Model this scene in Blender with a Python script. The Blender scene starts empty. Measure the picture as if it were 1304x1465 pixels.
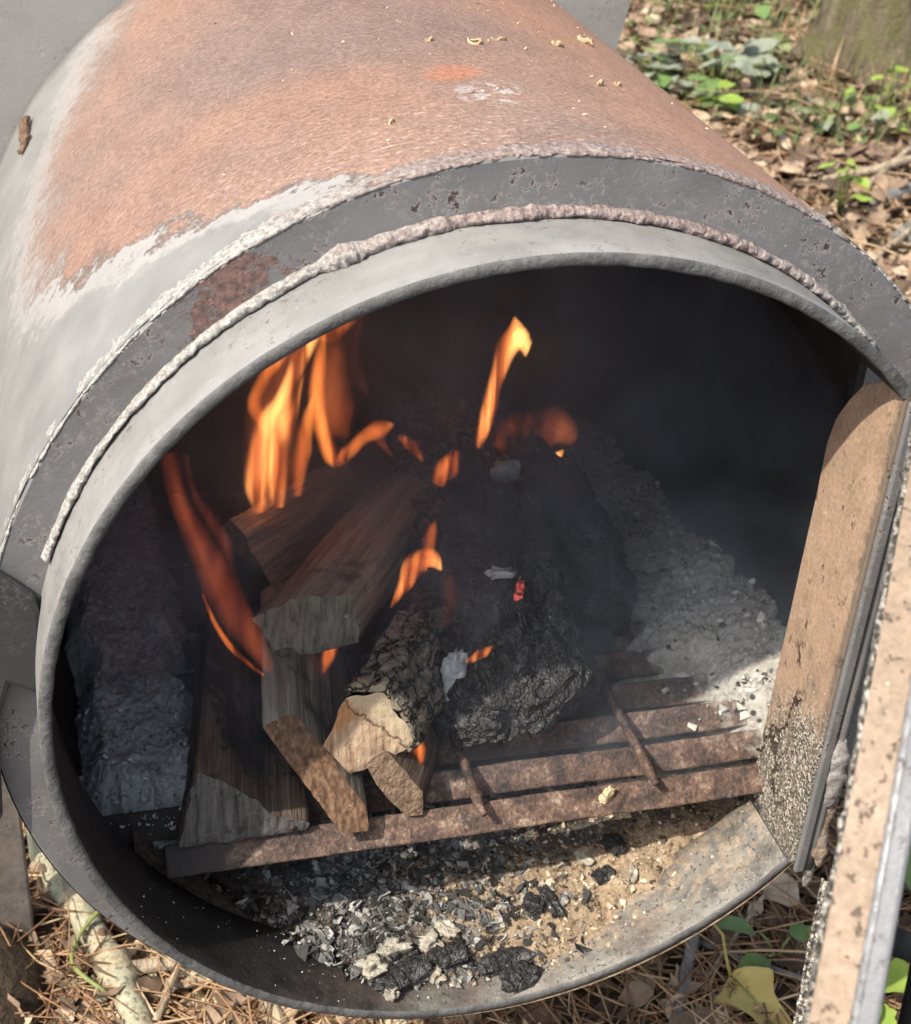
import bpy, math, random
import numpy as np
from mathutils import Matrix, Vector, noise as mn

RAD = math.radians
S = 0.25                      # layout numbers are in firebox radii; one radius = 0.25 m
R0 = random.Random(7)
scene = bpy.context.scene
COL = scene.collection

# ------------------------------------------------------------------ camera
cam_d = bpy.data.cameras.new("camera")
cam = bpy.data.objects.new("camera", cam_d)
COL.objects.link(cam)
right = Vector((0.96350741, -0.25996804, 0.06379728))
down = Vector((-0.08492453, -0.52289325, -0.8481571))
fwd = Vector((0.25385291, 0.8117877, -0.52588918))
mw = Matrix((right, -down, -fwd)).transposed().to_4x4()
mw.translation = Vector((-0.93677461, -2.39251246, 2.01877815)) * S
cam.matrix_world = mw
cam_d.sensor_fit = 'HORIZONTAL'
cam_d.sensor_width = 36.0
cam_d.lens = 2186.36 / 1304 * 36
cam_d.clip_start = 0.02
cam_d.clip_end = 400
cam_d.dof.use_dof = True
cam_d.dof.focus_distance = 0.82
cam_d.dof.aperture_fstop = 22.0
scene.camera = cam

# ------------------------------------------------------------------ sky, sun, exposure
SUN_D = Vector((1.0, 0.50, -1.24)).normalized()
w = bpy.data.worlds.new("World")
scene.world = w
w.use_nodes = True
wn = w.node_tree
wn.nodes.clear()
sky = wn.nodes.new('ShaderNodeTexSky')
sky.sky_type = 'NISHITA'
sky.sun_disc = False
sky.sun_elevation = math.asin(-SUN_D.z)
sky.sun_rotation = math.atan2(-SUN_D.x, -SUN_D.y)
bg = wn.nodes.new('ShaderNodeBackground')
bg.inputs['Strength'].default_value = 0.15
wo = wn.nodes.new('ShaderNodeOutputWorld')
sky.dust_density = 3.0
hs = wn.nodes.new('ShaderNodeHueSaturation')
hs.inputs['Saturation'].default_value = 0.55
wn.links.new(sky.outputs[0], hs.inputs['Color'])
wn.links.new(hs.outputs[0], bg.inputs[0])
wn.links.new(bg.outputs[0], wo.inputs[0])
sun_d = bpy.data.lights.new("sun", 'SUN')
sun_d.energy = 4.0
sun_d.angle = math.radians(0.53)
sun_d.color = (1.0, 0.915, 0.78)
sun = bpy.data.objects.new("sun", sun_d)
COL.objects.link(sun)
sun.rotation_euler = SUN_D.to_track_quat('-Z', 'Y').to_euler()
sun.location = (-2, -1, 3)
scene.view_settings.view_transform = 'Standard'
scene.view_settings.look = 'None'
scene.view_settings.exposure = 0.88
scene.view_settings.gamma = 1.0
scene.view_settings.use_curve_mapping = False
scene.render.engine = 'CYCLES'
scene.cycles.max_bounces = 8
scene.cycles.volume_bounces = 1
scene.cycles.volume_step_rate = 2.0


# ------------------------------------------------------------------ material helper
class Mat:
    def __init__(s, name):
        s.m = bpy.data.materials.new(name)
        s.m.use_nodes = True
        s.t = s.m.node_tree
        s.t.nodes.clear()
        s.out = s.t.nodes.new('ShaderNodeOutputMaterial')
        s._obj = None

    def n(s, typ, ins=None, **props):
        nd = s.t.nodes.new('ShaderNode' + typ)
        for k, v in props.items():
            setattr(nd, k, v)
        for k, v in (ins or {}).items():
            sock = nd.inputs[k]
            if hasattr(v, 'is_output'):
                s.t.links.new(v, sock)
            else:
                sock.default_value = v
        return nd

    def obj(s):
        if s._obj is None:
            s._obj = s.n('TexCoord').outputs['Object']
        return s._obj

    def vec(s, scale=(1, 1, 1), src=None):
        return s.n('Mapping', {'Vector': src or s.obj(), 'Scale': scale}).outputs[0]

    def noise(s, scale, detail=4, rough=0.55, vec=None, dist=0.0, col=False):
        nd = s.n('TexNoise', {'Vector': vec or s.obj(), 'Scale': scale, 'Detail': detail, 'Roughness': rough, 'Distortion': dist})
        return nd.outputs['Color' if col else 'Fac']

    def voro(s, scale, vec=None, feature='F1', out='Distance', rnd=1.0):
        nd = s.n('TexVoronoi', {'Vector': vec or s.obj(), 'Scale': scale, 'Randomness': rnd}, feature=feature)
        return nd.outputs[out]

    def ramp(s, fac, pts, interp='LINEAR'):
        nd = s.n('ValToRGB', {'Fac': fac})
        cr = nd.color_ramp
        cr.interpolation = interp
        while len(cr.elements) < len(pts):
            cr.elements.new(0.5)
        for e, (p, c) in zip(cr.elements, pts):
            e.position = p
            if isinstance(c, (int, float)):
                c = (c, c, c)
            e.color = (*c, 1)
        return nd.outputs['Color']

    def mix(s, fac, a, b, blend='MIX'):
        nd = s.n('Mix', data_type='RGBA', blend_type=blend)
        for sock, v in ((nd.inputs[0], fac), (nd.inputs[6], a), (nd.inputs[7], b)):
            if hasattr(v, 'is_output'):
                s.t.links.new(v, sock)
            elif sock.type == 'RGBA':
                sock.default_value = (*v, 1) if len(v) == 3 else v
            else:
                sock.default_value = v
        return nd.outputs[2]

    def math(s, op, a, b=0.0, c=0.0, clamp=False):
        nd = s.n('Math', operation=op, use_clamp=clamp)
        for i, v in enumerate((a, b, c)):
            if hasattr(v, 'is_output'):
                s.t.links.new(v, nd.inputs[i])
            else:
                nd.inputs[i].default_value = v
        return nd.outputs[0]

    def smooth(s, v, lo, hi):
        nd = s.n('MapRange', {'Value': v, 'From Min': lo, 'From Max': hi}, interpolation_type='SMOOTHSTEP')
        return nd.outputs[0]

    def xyz(s):
        nd = s.n('SeparateXYZ', {'Vector': s.obj()})
        return nd.outputs

    def island(s):
        return s.n('NewGeometry').outputs['Random Per Island']

    def bump(s, h, strength=0.5, dist=0.002, normal=None):
        ins = {'Height': h, 'Strength': strength, 'Distance': dist}
        if normal:
            ins['Normal'] = normal
        return s.n('Bump', ins).outputs[0]

    def surf(s, color, rough=0.6, normal=None, metal=0.0, spec=0.5, **more):
        ins = {'Base Color': color if hasattr(color, 'is_output') else (*color, 1), 'Roughness': rough, 'Metallic': metal, 'Specular IOR Level': spec}
        if normal:
            ins['Normal'] = normal
        ins.update(more)
        b = s.n('BsdfPrincipled', ins)
        s.t.links.new(b.outputs[0], s.out.inputs['Surface'])
        return s.m


M = {}


def m_barrel():
    a = Mat('rusted_barrel_paint')
    x, y, z = a.xyz()
    ang = a.math('MULTIPLY', a.math('ARCTAN2', x, z), 180 / math.pi)      # 0 on top, negative on the left
    yn = a.math('DIVIDE', y, 2.2 * S, clamp=True)
    fc = a.n('FloatCurve', {'Value': yn})
    cv = fc.mapping.curves[0]
    pts = [(.10, 18), (.22, 18), (.28, 19), (.33, 25), (.37, 31), (.42, 36), (.50, 39), (.54, 42), (.60, 48), (.8, 54), (1.0, 58), (1.4, 53), (1.67, 44), (2.07, 34), (2.2, 30)]
    while len(cv.points) < len(pts):
        cv.points.new(0.5, 0.5)
    for p, (u, v) in zip(cv.points, pts):
        p.location = (u / 2.2, v / 60)
        p.handle_type = 'VECTOR'
    fc.mapping.update()
    T = a.math('MULTIPLY', fc.outputs[0], 60)
    edge = a.math('ADD', T, ang)
    n1 = a.noise(34, 5, .65)
    n2 = a.noise(120, 5, .75)
    edge = a.math('ADD', edge, a.math('MULTIPLY', a.math('SUBTRACT', n1, .5), 13))
    edge = a.math('ADD', edge, a.math('MULTIPLY', a.math('SUBTRACT', n2, .5), 22))
    soft = a.math('ADD', 1.9, a.math('MULTIPLY', a.smooth(y, .62 * S, 1.05 * S), 6.5))
    rust = a.n('MapRange', {'Value': edge, 'From Min': a.math('MULTIPLY', soft, -1), 'From Max': soft}, interpolation_type='SMOOTHSTEP').outputs[0]
    right_end = a.smooth(ang, 118, 100)
    rust = a.math('MULTIPLY', rust, right_end)
    big = a.noise(7, 3, .5)
    col = a.ramp(big, [(.28, (.190, .132, .113)), (.45, (.232, .148, .119)), (.60, (.256, .155, .117)), (.75, (.262, .148, .107))])
    med0 = a.noise(48, 5, .65, a.vec((1, .6, 1)))
    # heat-darkened purple oxide patch over the middle of the barrel
    dx = a.math('MULTIPLY', a.math('ADD', ang, 11), 1 / 21.0)
    dy = a.math('MULTIPLY', a.math('SUBTRACT', y, 1.25 * S), 1 / (.42 * S))
    d2 = a.math('ADD', a.math('MULTIPLY', dx, dx), a.math('MULTIPLY', dy, dy))
    d2 = a.math('ADD', d2, a.math('MULTIPLY', a.math('SUBTRACT', big, .5), 2.0))
    pm = a.smooth(d2, 1.7, .1)
    col = a.mix(a.math('MULTIPLY', pm, .62), col, (.172, .125, .120))
    # brighter scaled band close to the weld, faint rings of heat tint
    fb = a.math('MULTIPLY', a.smooth(a.math('ADD', y, a.math('MULTIPLY', a.math('SUBTRACT', med0, .5), .06)), .62 * S, .36 * S), a.smooth(ang, 20, -8))
    col = a.mix(a.math('MULTIPLY', fb, .45), col, (.285, .190, .152))
    glint = a.math('MULTIPLY', a.smooth(a.noise(300, 3, .6, a.vec((.55, 1.3, .55))), .58, .68), a.math('ADD', .15, fb))  # pale streaks painted in as sun glints on the rust grain
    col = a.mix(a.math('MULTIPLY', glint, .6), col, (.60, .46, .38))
    ro = a.math('MULTIPLY', a.smooth(a.math('ADD', ang, a.math('MULTIPLY', a.math('SUBTRACT', big, .5), 30)), 2, 26), .7)
    col = a.mix(ro, col, (.345, .185, .118))
    # small bright orange spot
    ox = a.math('MULTIPLY', a.math('ADD', ang, 2.5), 1 / 3.2)
    oy = a.math('MULTIPLY', a.math('SUBTRACT', y, .70 * S), 1 / (.06 * S))
    o2 = a.math('ADD', a.math('MULTIPLY', ox, ox), a.math('MULTIPLY', oy, oy))
    om = a.smooth(a.math('ADD', o2, a.math('MULTIPLY', a.math('SUBTRACT', n1, .5), 2.6)), 1.3, .1)
    col = a.mix(a.math('MULTIPLY', om, .5), col, (.42, .15, .075))
    gx = a.math('MULTIPLY', ang, 1 / 5.5)
    gy = a.math('MULTIPLY', a.math('SUBTRACT', y, .55 * S), 1 / (.09 * S))
    g2 = a.math('ADD', a.math('MULTIPLY', gx, gx), a.math('MULTIPLY', gy, gy))
    gm = a.math('MULTIPLY', a.smooth(g2, 1.2, .0), a.smooth(n2, .5, .56))
    col = a.mix(gm, col, (.40, .37, .36))
    grain = a.noise(360, 5, .75, a.vec((.9, 1.05, .9)))
    med = a.noise(48, 5, .65, a.vec((1, .6, 1)))
    col = a.mix(.55, col, a.ramp(med, [(.30, (.74, .70, .68)), (.5, (1, 1, 1)), (.70, (1.22, 1.18, 1.14))]), 'MULTIPLY')
    col = a.mix(.62, col, a.ramp(grain, [(.33, (.40, .36, .34)), (.5, (.92, .92, .92)), (.66, (1.6, 1.55, 1.5))]), 'MULTIPLY')
    specks = a.smooth(a.voro(210), .16, .06)
    specks = a.math('MULTIPLY', specks, a.smooth(a.noise(60, 2), .52, .66))
    col = a.mix(a.math('MULTIPLY', specks, .7), col, (.55, .42, .34))
    # the paint that is left
    pn = a.noise(26, 5, .6)
    paint = a.ramp(pn, [(.3, (.152, .152, .152)), (.55, (.185, .185, .183)), (.75, (.225, .225, .22))])
    pit = a.smooth(a.noise(330, 4, .65), .35, .27)
    paint = a.mix(a.math('MULTIPLY', pit, .55), paint, (.12, .075, .06))
    # chalky halo where the paint gives way to rust
    halo = a.smooth(a.math('ABSOLUTE', a.math('ADD', edge, 3)), 7, 1)
    paint = a.mix(a.math('MULTIPLY', halo, .35), paint, (.42, .40, .39))
    base = a.mix(rust, paint, col)
    hb = a.math('ADD', a.math('MULTIPLY', grain, 1.0), a.math('MULTIPLY', a.noise(215, 3, .6, a.vec((.82, 1.1, .82))), .9))
    hb = a.math('MULTIPLY', hb, a.math('ADD', .07, a.math('MULTIPLY', rust, .93)))
    hb = a.math('ADD', hb, a.math('MULTIPLY', rust, .12))
    nrm = a.bump(hb, .9, .0020)
    nrm = a.bump(a.noise(9, 2), .25, .006, nrm)
    rg = a.math('ADD', .46, a.math('MULTIPLY', rust, .08))
    return a.surf(base, rg, nrm, spec=.5)


def m_paint(name, lo, hi, rough=.5, tint=(1, 1, 1), pits=.5, rustpatch=False, scale=26):
    a = Mat(name)
    pn = a.noise(scale, 5, .6)
    col = a.ramp(pn, [(.3, tuple(lo * t for t in tint)), (.7, tuple(hi * t for t in tint))])
    pt = a.math('MULTIPLY', a.smooth(a.noise(210, 5, .68, dist=.5), .43, .35), a.smooth(a.noise(22, 3, .6), .44, .56))
    hal = a.math('MULTIPLY', a.smooth(a.noise(210, 5, .68, dist=.5), .49, .42), a.smooth(a.noise(22, 3, .6), .44, .56))
    col = a.mix(a.math('MULTIPLY', hal, .35 * pits), col, (.34, .31, .30))
    col = a.mix(a.math('MULTIPLY', pt, min(1, pits)), col, (.045, .030, .028))
    stain = a.smooth(a.noise(11, 5, .7, a.vec((1, 1.6, 1))), .52, .70)
    col = a.mix(a.math('MULTIPLY', stain, .38), col, tuple(lo * .62 * q for q in (1.06, .96, .88)))
    scuff = a.smooth(a.noise(95, 5, .75, a.vec((1, 2.2, 1))), .60, .70)
    col = a.mix(a.math('MULTIPLY', scuff, .35), col, tuple(min(.55, hi * 1.45) * q for q in (1, .985, .96)))
    h = a.math('MULTIPLY', pt, -1)
    if rustpatch:
        x, y, z = a.xyz()
        d = a.n('VectorMath', {0: a.obj(), 1: (-.60 * S, .18 * S, .86 * S)}, operation='DISTANCE').outputs['Value']
        d = a.math('ADD', d, a.math('MULTIPLY', a.math('SUBTRACT', a.noise(85, 6, .78), .5), .17))
        pm = a.smooth(d, .027, .016)
        col = a.mix(a.math('MULTIPLY', pm, .85), col, a.ramp(a.noise(260, 4), [(.35, (.07, .04, .036)), (.65, (.20, .11, .09))]))
        h = a.math('ADD', h, a.math('MULTIPLY', pm, a.noise(260, 4)))
    fine = a.noise(520, 3, .6)
    h = a.math('ADD', h, a.math('MULTIPLY', fine, .35))
    dust = a.math('MULTIPLY', a.smooth(a.voro(120), .09, .03), a.smooth(a.noise(31, 2), .55, .7))
    col = a.mix(a.math('MULTIPLY', dust, .6), col, (.5, .48, .45))
    nrm = a.bump(h, .5, .0012)
    return a.surf(col, rough, nrm, spec=.45)


def m_weld():
    a = Mat('weld_metal')
    x, y, z = a.xyz()
    ang = a.math('MULTIPLY', a.math('ARCTAN2', x, z), 180 / math.pi)
    n = a.noise(300, 6, .78)
    grey = a.ramp(n, [(.3, (.11, .105, .10)), (.47, (.27, .262, .25)), (.66, (.46, .45, .425))])
    rus = a.ramp(n, [(.3, (.075, .045, .040)), (.47, (.185, .128, .118)), (.66, (.34, .275, .255))])
    t = a.math('ADD', ang, a.math('MULTIPLY', a.math('SUBTRACT', a.noise(40, 4), .5), 26))
    f = a.math('MULTIPLY', a.smooth(t, -34, -8), a.smooth(t, 46, 22))
    col = a.mix(a.math('MULTIPLY', f, .8), grey, rus)
    pitm = a.smooth(a.voro(330), .30, .12)
    col = a.mix(a.math('MULTIPLY', pitm, .35), col, (.07, .05, .045))
    h = a.math('ADD', n, a.math('MULTIPLY', a.voro(330), .8))
    return a.surf(col, .62, a.bump(h, .9, .0016), spec=.4)


def m_soot(name, v=.022, ashy=.3, brown=0.0):
    a = Mat(name)
    n = a.noise(60, 6, .7)
    col = a.ramp(n, [(.3, (v * .6, v * .6, v * .62)), (.6, (v * 1.5, v * 1.5, v * 1.5)), (.8, (v * 2.4, v * 2.3, v * 2.2))])
    fl = a.math('MULTIPLY', a.smooth(a.voro(170), .11, .05), a.smooth(a.noise(40, 2), .56, .68))
    col = a.mix(a.math('MULTIPLY', fl, ashy), col, (.32, .31, .30))
    h = a.math('ADD', a.noise(300, 4, .7), a.math('MULTIPLY', a.voro(150), .5))
    return a.surf(col, .7, a.bump(h, .6, .002), spec=.35)


def m_collar_in():
    a = Mat('sooted_collar_inside')
    x, y, z = a.xyz()
    n = a.noise(60, 6, .7)
    soot = a.ramp(n, [(.3, (.009, .009, .010)), (.65, (.024, .023, .023))])
    met = a.ramp(a.noise(45, 6, .65), [(.28, (.06, .056, .05)), (.5, (.15, .143, .13)), (.72, (.235, .222, .20))])
    met = a.mix(a.smooth(a.noise(380, 3, .7), .58, .7), met, (.30, .28, .245))
    met = a.mix(a.smooth(a.noise(310, 3, .7), .44, .36), met, (.045, .042, .04))
    # dust trails nearer the ash bed
    tan = a.ramp(a.noise(200, 4), [(.35, (.16, .115, .075)), (.65, (.36, .28, .20))])
    f = a.math('ADD', x, a.math('MULTIPLY', a.math('SUBTRACT', a.noise(28, 5, .7), .5), .16))
    f = a.math('MULTIPLY', a.smooth(f, -.085, .025), a.smooth(z, -.40 * S, -.58 * S))
    dm = a.math('ADD', y, a.math('MULTIPLY', a.math('SUBTRACT', a.noise(60, 5, .75), .5), .05))
    dustm = a.math('MULTIPLY', a.smooth(dm, .004, .03), a.smooth(a.noise(90, 5, .7), .44, .6))
    met = a.mix(a.math('MULTIPLY', dustm, .7), met, tan)
    col = a.mix(f, soot, met)
    rb = a.math('MULTIPLY', a.smooth(a.noise(17, 5, .7), .48, .62), a.smooth(z, -.7 * S, -.9 * S))
    col = a.mix(a.math('MULTIPLY', rb, .5), col, (.085, .062, .055))
    fl = a.math('MULTIPLY', a.smooth(a.voro(190), .13, .06), a.smooth(a.noise(37, 3), .52, .66))
    col = a.mix(a.math('MULTIPLY', fl, .5), col, (.34, .32, .29))
    h = a.math('ADD', a.noise(330, 4, .7), a.math('MULTIPLY', n, .5))
    return a.surf(col, .55, a.bump(h, .6, .0015), spec=.45)


def m_hinge_plate():
    a = Mat('tan_rust_scale')
    x, y, z = a.xyz()
    n = a.noise(18, 4, .55)
    col = a.ramp(n, [(.3, (.245, .172, .122)), (.7, (.315, .228, .168))])
    mot = a.noise(48, 6, .7, a.vec((1, 1, .85)))
    col = a.mix(.7, col, a.ramp(mot, [(.3, (.66, .62, .58)), (.5, (1, 1, 1)), (.68, (1.18, 1.15, 1.1))]), 'MULTIPLY')
    run = a.noise(55, 4, .6, a.vec((1, 1, .07)))
    rm = a.math('MULTIPLY', a.smooth(run, .55, .68), a.smooth(mot, .38, .56))
    col = a.mix(a.math('MULTIPLY', rm, .15), col, (.12, .085, .062))
    blot = a.math('MULTIPLY', a.smooth(a.noise(30, 6, .75), .56, .68), a.smooth(a.noise(200, 4, .7), .40, .56))
    col = a.mix(a.math('MULTIPLY', blot, .5), col, (.10, .082, .068))
    col = a.mix(.55, col, a.ramp(a.noise(420, 4, .75), [(.35, (.6, .57, .54)), (.62, (1.3, 1.28, 1.25))]), 'MULTIPLY')
    sp = a.smooth(a.noise(170, 4, .6, a.vec((1, 1, .55))), .38, .30)
    col = a.mix(a.math('MULTIPLY', sp, .8), col, (.06, .04, .03))
    ls = a.math('MULTIPLY', a.smooth(a.voro(150), .14, .05), a.smooth(a.noise(50, 2), .5, .62))
    col = a.mix(a.math('MULTIPLY', ls, .8), col, (.60, .46, .34))
    # crusted soot and ash at the foot and along the outer edge
    gz = a.math('ADD', z, a.math('MULTIPLY', a.math('SUBTRACT', a.noise(45, 5, .75), .5), .13))
    gz = a.math('SUBTRACT', gz, a.math('MULTIPLY', a.math('SUBTRACT', .10, y), .5))
    foot = a.smooth(gz, -.30 * S, -.52 * S)
    ey = a.math('ADD', y, a.math('MULTIPLY', a.math('SUBTRACT', a.noise(120, 4, .7), .5), .014))
    edge = a.smooth(ey, .0075, .002)
    crust = a.ramp(a.noise(560, 3, .85), [(.43, (.020, .019, .018)), (.52, (.105, .10, .09)), (.59, (.58, .54, .46))])
    col = a.mix(a.math('MULTIPLY', edge, .8), col, (.10, .085, .07))
    crust = a.mix(a.math('MULTIPLY', a.smooth(a.noise(75, 5, .75), .46, .62), .55), crust, a.ramp(a.noise(240, 5, .8), [(.38, (.03, .026, .022)), (.6, (.20, .16, .12))]))
    col = a.mix(a.math('MULTIPLY', foot, .92), col, crust)
    # hairline cracks
    cr = a.voro(26, a.n('VectorMath', {0: a.vec((1, 1, .45)), 1: a.n('VectorMath', {0: a.noise(60, 4, .7, col=True), 'Scale': .02}, operation='SCALE').outputs[0]}, operation='ADD').outputs[0], 'DISTANCE_TO_EDGE')
    crm = a.math('MULTIPLY', a.smooth(cr, .035, .012), a.smooth(a.noise(15, 2), .54, .62))
    col = a.mix(crm, col, (.035, .022, .016))
    h = a.math('SUBTRACT', a.math('MULTIPLY', a.noise(420, 4, .7), a.math('ADD', .25, foot)), a.math('ADD', a.math('MULTIPLY', crm, 2.0), a.math('MULTIPLY', sp, .5)))
    return a.surf(col, .62, a.bump(h, .6, .0014), spec=.35)


def m_char(name='charred_wood', grey=.35, scale=55):
    a = Mat(name)
    v = a.vec((1, .28, 1))
    wob = a.n('VectorMath', {0: v, 1: a.n('VectorMath', {0: a.noise(50, 4, .7, col=True), 'Scale': .018}, operation='SCALE').outputs[0]}, operation='ADD').outputs[0]
    e = a.voro(scale, wob, 'DISTANCE_TO_EDGE')
    e2 = a.voro(scale * 3.1, wob, 'DISTANCE_TO_EDGE')
    n = a.noise(75, 6, .75)
    col = a.ramp(n, [(.3, (.008, .008, .009)), (.55, (.024, .023, .023)), (.75, (.066, .064, .062))])
    ash = a.math('MULTIPLY', a.smooth(a.noise(120, 5, .75), .46, .60), a.smooth(a.noise(16, 3), .38, .56))
    col = a.mix(a.math('MULTIPLY', ash, grey), col, (.30, .30, .31))
    fl = a.math('MULTIPLY', a.smooth(a.voro(170), .17, .07), a.smooth(a.noise(33, 2), .50, .60))
    col = a.mix(a.math('MULTIPLY', fl, min(1, grey * 1.8)), col, (.50, .49, .47))
    h = a.math('ADD', a.smooth(e, 0, .16), a.math('MULTIPLY', a.smooth(e2, 0, .14), .45))
    h = a.math('ADD', h, a.math('MULTIPLY', a.noise(260, 4, .7), .45))
    return a.surf(col, .55, a.bump(h, .9, .005), spec=.6)


def m_wood(name, c0, c1, dark, sootiness=.3, streak=1.0, spec=.3):
    """split wood: streaks run along local Y"""
    a = Mat(name)
    g = a.noise(150, 5, .65, a.vec((1, .06, 1)), .3)
    g2 = a.noise(520, 3, .6, a.vec((1, .05, 1)))
    col = a.ramp(g, [(.28, dark), (.47, c0), (.68, c1)])
    col = a.mix(.5 * streak, col, a.ramp(g2, [(.3, (.5, .5, .5)), (.7, (1.4, 1.4, 1.4))]), 'MULTIPLY')
    s_ = a.smooth(a.noise(22, 5, .7), .62 - .3 * sootiness, .72 - .3 * sootiness)
    col = a.mix(a.math('MULTIPLY', s_, min(1, .4 + sootiness)), col, (.016, .015, .015))
    fl = a.math('MULTIPLY', a.smooth(a.voro(170), .12, .05), a.smooth(a.noise(40, 2), .56, .66))
    col = a.mix(a.math('MULTIPLY', fl, .5), col, (.42, .40, .36))
    h = a.math('ADD', g, a.math('MULTIPLY', g2, .6))
    return a.surf(col, .72, a.bump(h, .8, .003), spec=spec)


def m_end(name, c0, c1, dark, soot=.2, rings=True, patch=None):
    """sawn or split end of a log: saw lines and year rings in local XZ"""
    a = Mat(name)
    lv = a.vec((.10, 1, 1.0))
    ln = a.noise(330, 4, .6, a.n('Mapping', {'Vector': a.obj(), 'Rotation': (0, math.radians(-62), 0), 'Scale': (1, 1, .08)}).outputs[0])
    col = a.ramp(ln, [(.3, dark), (.5, c0), (.7, c1)])
    wv = a.n('TexWave', {'Vector': a.vec((1, .1, 1)), 'Scale': 42, 'Distortion': 9, 'Detail': 3, 'Detail Scale': 1.2}, wave_type='RINGS', rings_direction='Y').outputs['Fac']
    if rings:
        col = a.mix(.35, col, a.ramp(wv, [(.1, (.55, .5, .48)), (.6, (1.15, 1.15, 1.15))]), 'MULTIPLY')
    fl = a.smooth(a.noise(300, 5, .8), .565, .63)
    fl = a.math('MULTIPLY', fl, a.smooth(a.noise(45, 3), .42, .58))
    col = a.mix(a.math('MULTIPLY', fl, .75), col, tuple(min(.68, q * 2.0) for q in c1))
    if patch:
        x_, y_, z_ = a.xyz()
        pm = a.math('ADD', a.math('SUBTRACT', z_, a.math('MULTIPLY', x_, 1.0)), a.math('MULTIPLY', a.math('SUBTRACT', a.noise(70, 5, .7), .5), .045))
        col = a.mix(a.math('MULTIPLY', a.smooth(pm, .012, .026), .8), col, patch)
        cm = a.math('ADD', a.math('ADD', z_, a.math('MULTIPLY', x_, 1.1)), a.math('MULTIPLY', a.math('SUBTRACT', a.noise(90, 5, .7), .5), .02))
        col = a.mix(a.math('MULTIPLY', a.smooth(cm, .010, .018), .8), col, (.50, .41, .28))
        ck = a.math('MULTIPLY', a.smooth(a.math('ABSOLUTE', a.math('SUBTRACT', cm, .010)), .0018, .0004), .8)
        col = a.mix(ck, col, (.06, .04, .03))
    gap = a.math('MULTIPLY', a.smooth(ln, .36, .30), a.smooth(a.noise(60, 3), .5, .62))
    col = a.mix(a.math('MULTIPLY', gap, .85), col, (.02, .015, .012))
    s_ = a.smooth(a.noise(34, 5, .7), .70 - .35 * soot, .82 - .35 * soot)
    col = a.mix(a.math('MULTIPLY', s_, .9), col, (.02, .018, .017))
    h = a.math('ADD', ln, a.math('MULTIPLY', wv, .25))
    h = a.math('ADD', h, a.math('MULTIPLY', a.noise(420, 3), .6))
    return a.surf(col, .75, a.bump(a.math('ADD', h, a.math('ADD', a.math('MULTIPLY', fl, .5), a.math('MULTIPLY', gap, -1.5))), .7, .0011), spec=.25)


def m_bark():
    a = Mat('ashy_bark')
    wob = a.n('VectorMath', {0: a.vec((1, .5, 1)), 1: a.n('VectorMath', {0: a.noise(45, 4, .7, col=True), 'Scale': .03}, operation='SCALE').outputs[0]}, operation='ADD').outputs[0]
    e = a.voro(75, wob, 'DISTANCE_TO_EDGE')
    n = a.noise(170, 6, .75)
    col = a.ramp(n, [(.3, (.045, .04, .034)), (.46, (.15, .132, .11)), (.6, (.32, .285, .235)), (.75, (.55, .49, .40))])
    x, y, z = a.xyz()
    burn = a.smooth(a.math('ADD', y, a.math('MULTIPLY', a.math('SUBTRACT', a.noise(40, 4), .5), .08)), .06, .13)
    col = a.mix(a.math('MULTIPLY', burn, .75), col, (.02, .019, .019))
    edge = a.smooth(a.math('ADD', y, a.math('MULTIPLY', a.math('SUBTRACT', n, .5), .02)), .016, .004)
    col = a.mix(a.math('MULTIPLY', edge, .8), col, (.48, .40, .28))
    cr = a.smooth(e, .0, .11)
    col = a.mix(a.math('SUBTRACT', 1, cr), col, (.018, .015, .013))
    h = a.math('ADD', cr, a.math('MULTIPLY', n, .8))
    return a.surf(col, .8, a.bump(h, 1.0, .006), spec=.25)


def m_grate():
    a = Mat('rusty_angle_iron')
    n = a.noise(60, 6, .7)
    col = a.ramp(n, [(.33, (.024, .018, .017)), (.45, (.066, .042, .034)), (.56, (.118, .072, .054)), (.68, (.25, .19, .145))])
    gr = a.noise(380, 4, .7)
    col = a.mix(.7, col, a.ramp(gr, [(.36, (.35, .33, .33)), (.52, (1, 1, 1)), (.64, (1.9, 1.85, 1.75))]), 'MULTIPLY')
    ash = a.math('MULTIPLY', a.smooth(a.noise(150, 5, .75), .56, .68), a.smooth(a.noise(20, 3), .45, .6))
    col = a.mix(a.math('MULTIPLY', ash, .6), col, (.36, .33, .30))
    x, y, z = a.xyz()
    pw = a.math('ADD', a.math('ADD', x, a.math('MULTIPLY', y, .35)), a.math('MULTIPLY', a.math('SUBTRACT', a.noise(55, 6, .75), .5), .16))
    col = a.mix(a.math('MULTIPLY', a.smooth(pw, .215, .26), .85), col, a.ramp(n, [(.35, (.24, .225, .20)), (.65, (.52, .49, .44))]))
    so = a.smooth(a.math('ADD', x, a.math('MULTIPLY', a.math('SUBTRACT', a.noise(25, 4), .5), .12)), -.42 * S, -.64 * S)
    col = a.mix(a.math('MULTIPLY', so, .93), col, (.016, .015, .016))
    h = a.math('ADD', gr, a.math('MULTIPLY', n, .5))
    return a.surf(col, .6, a.bump(h, .8, .0018), spec=.4)


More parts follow.
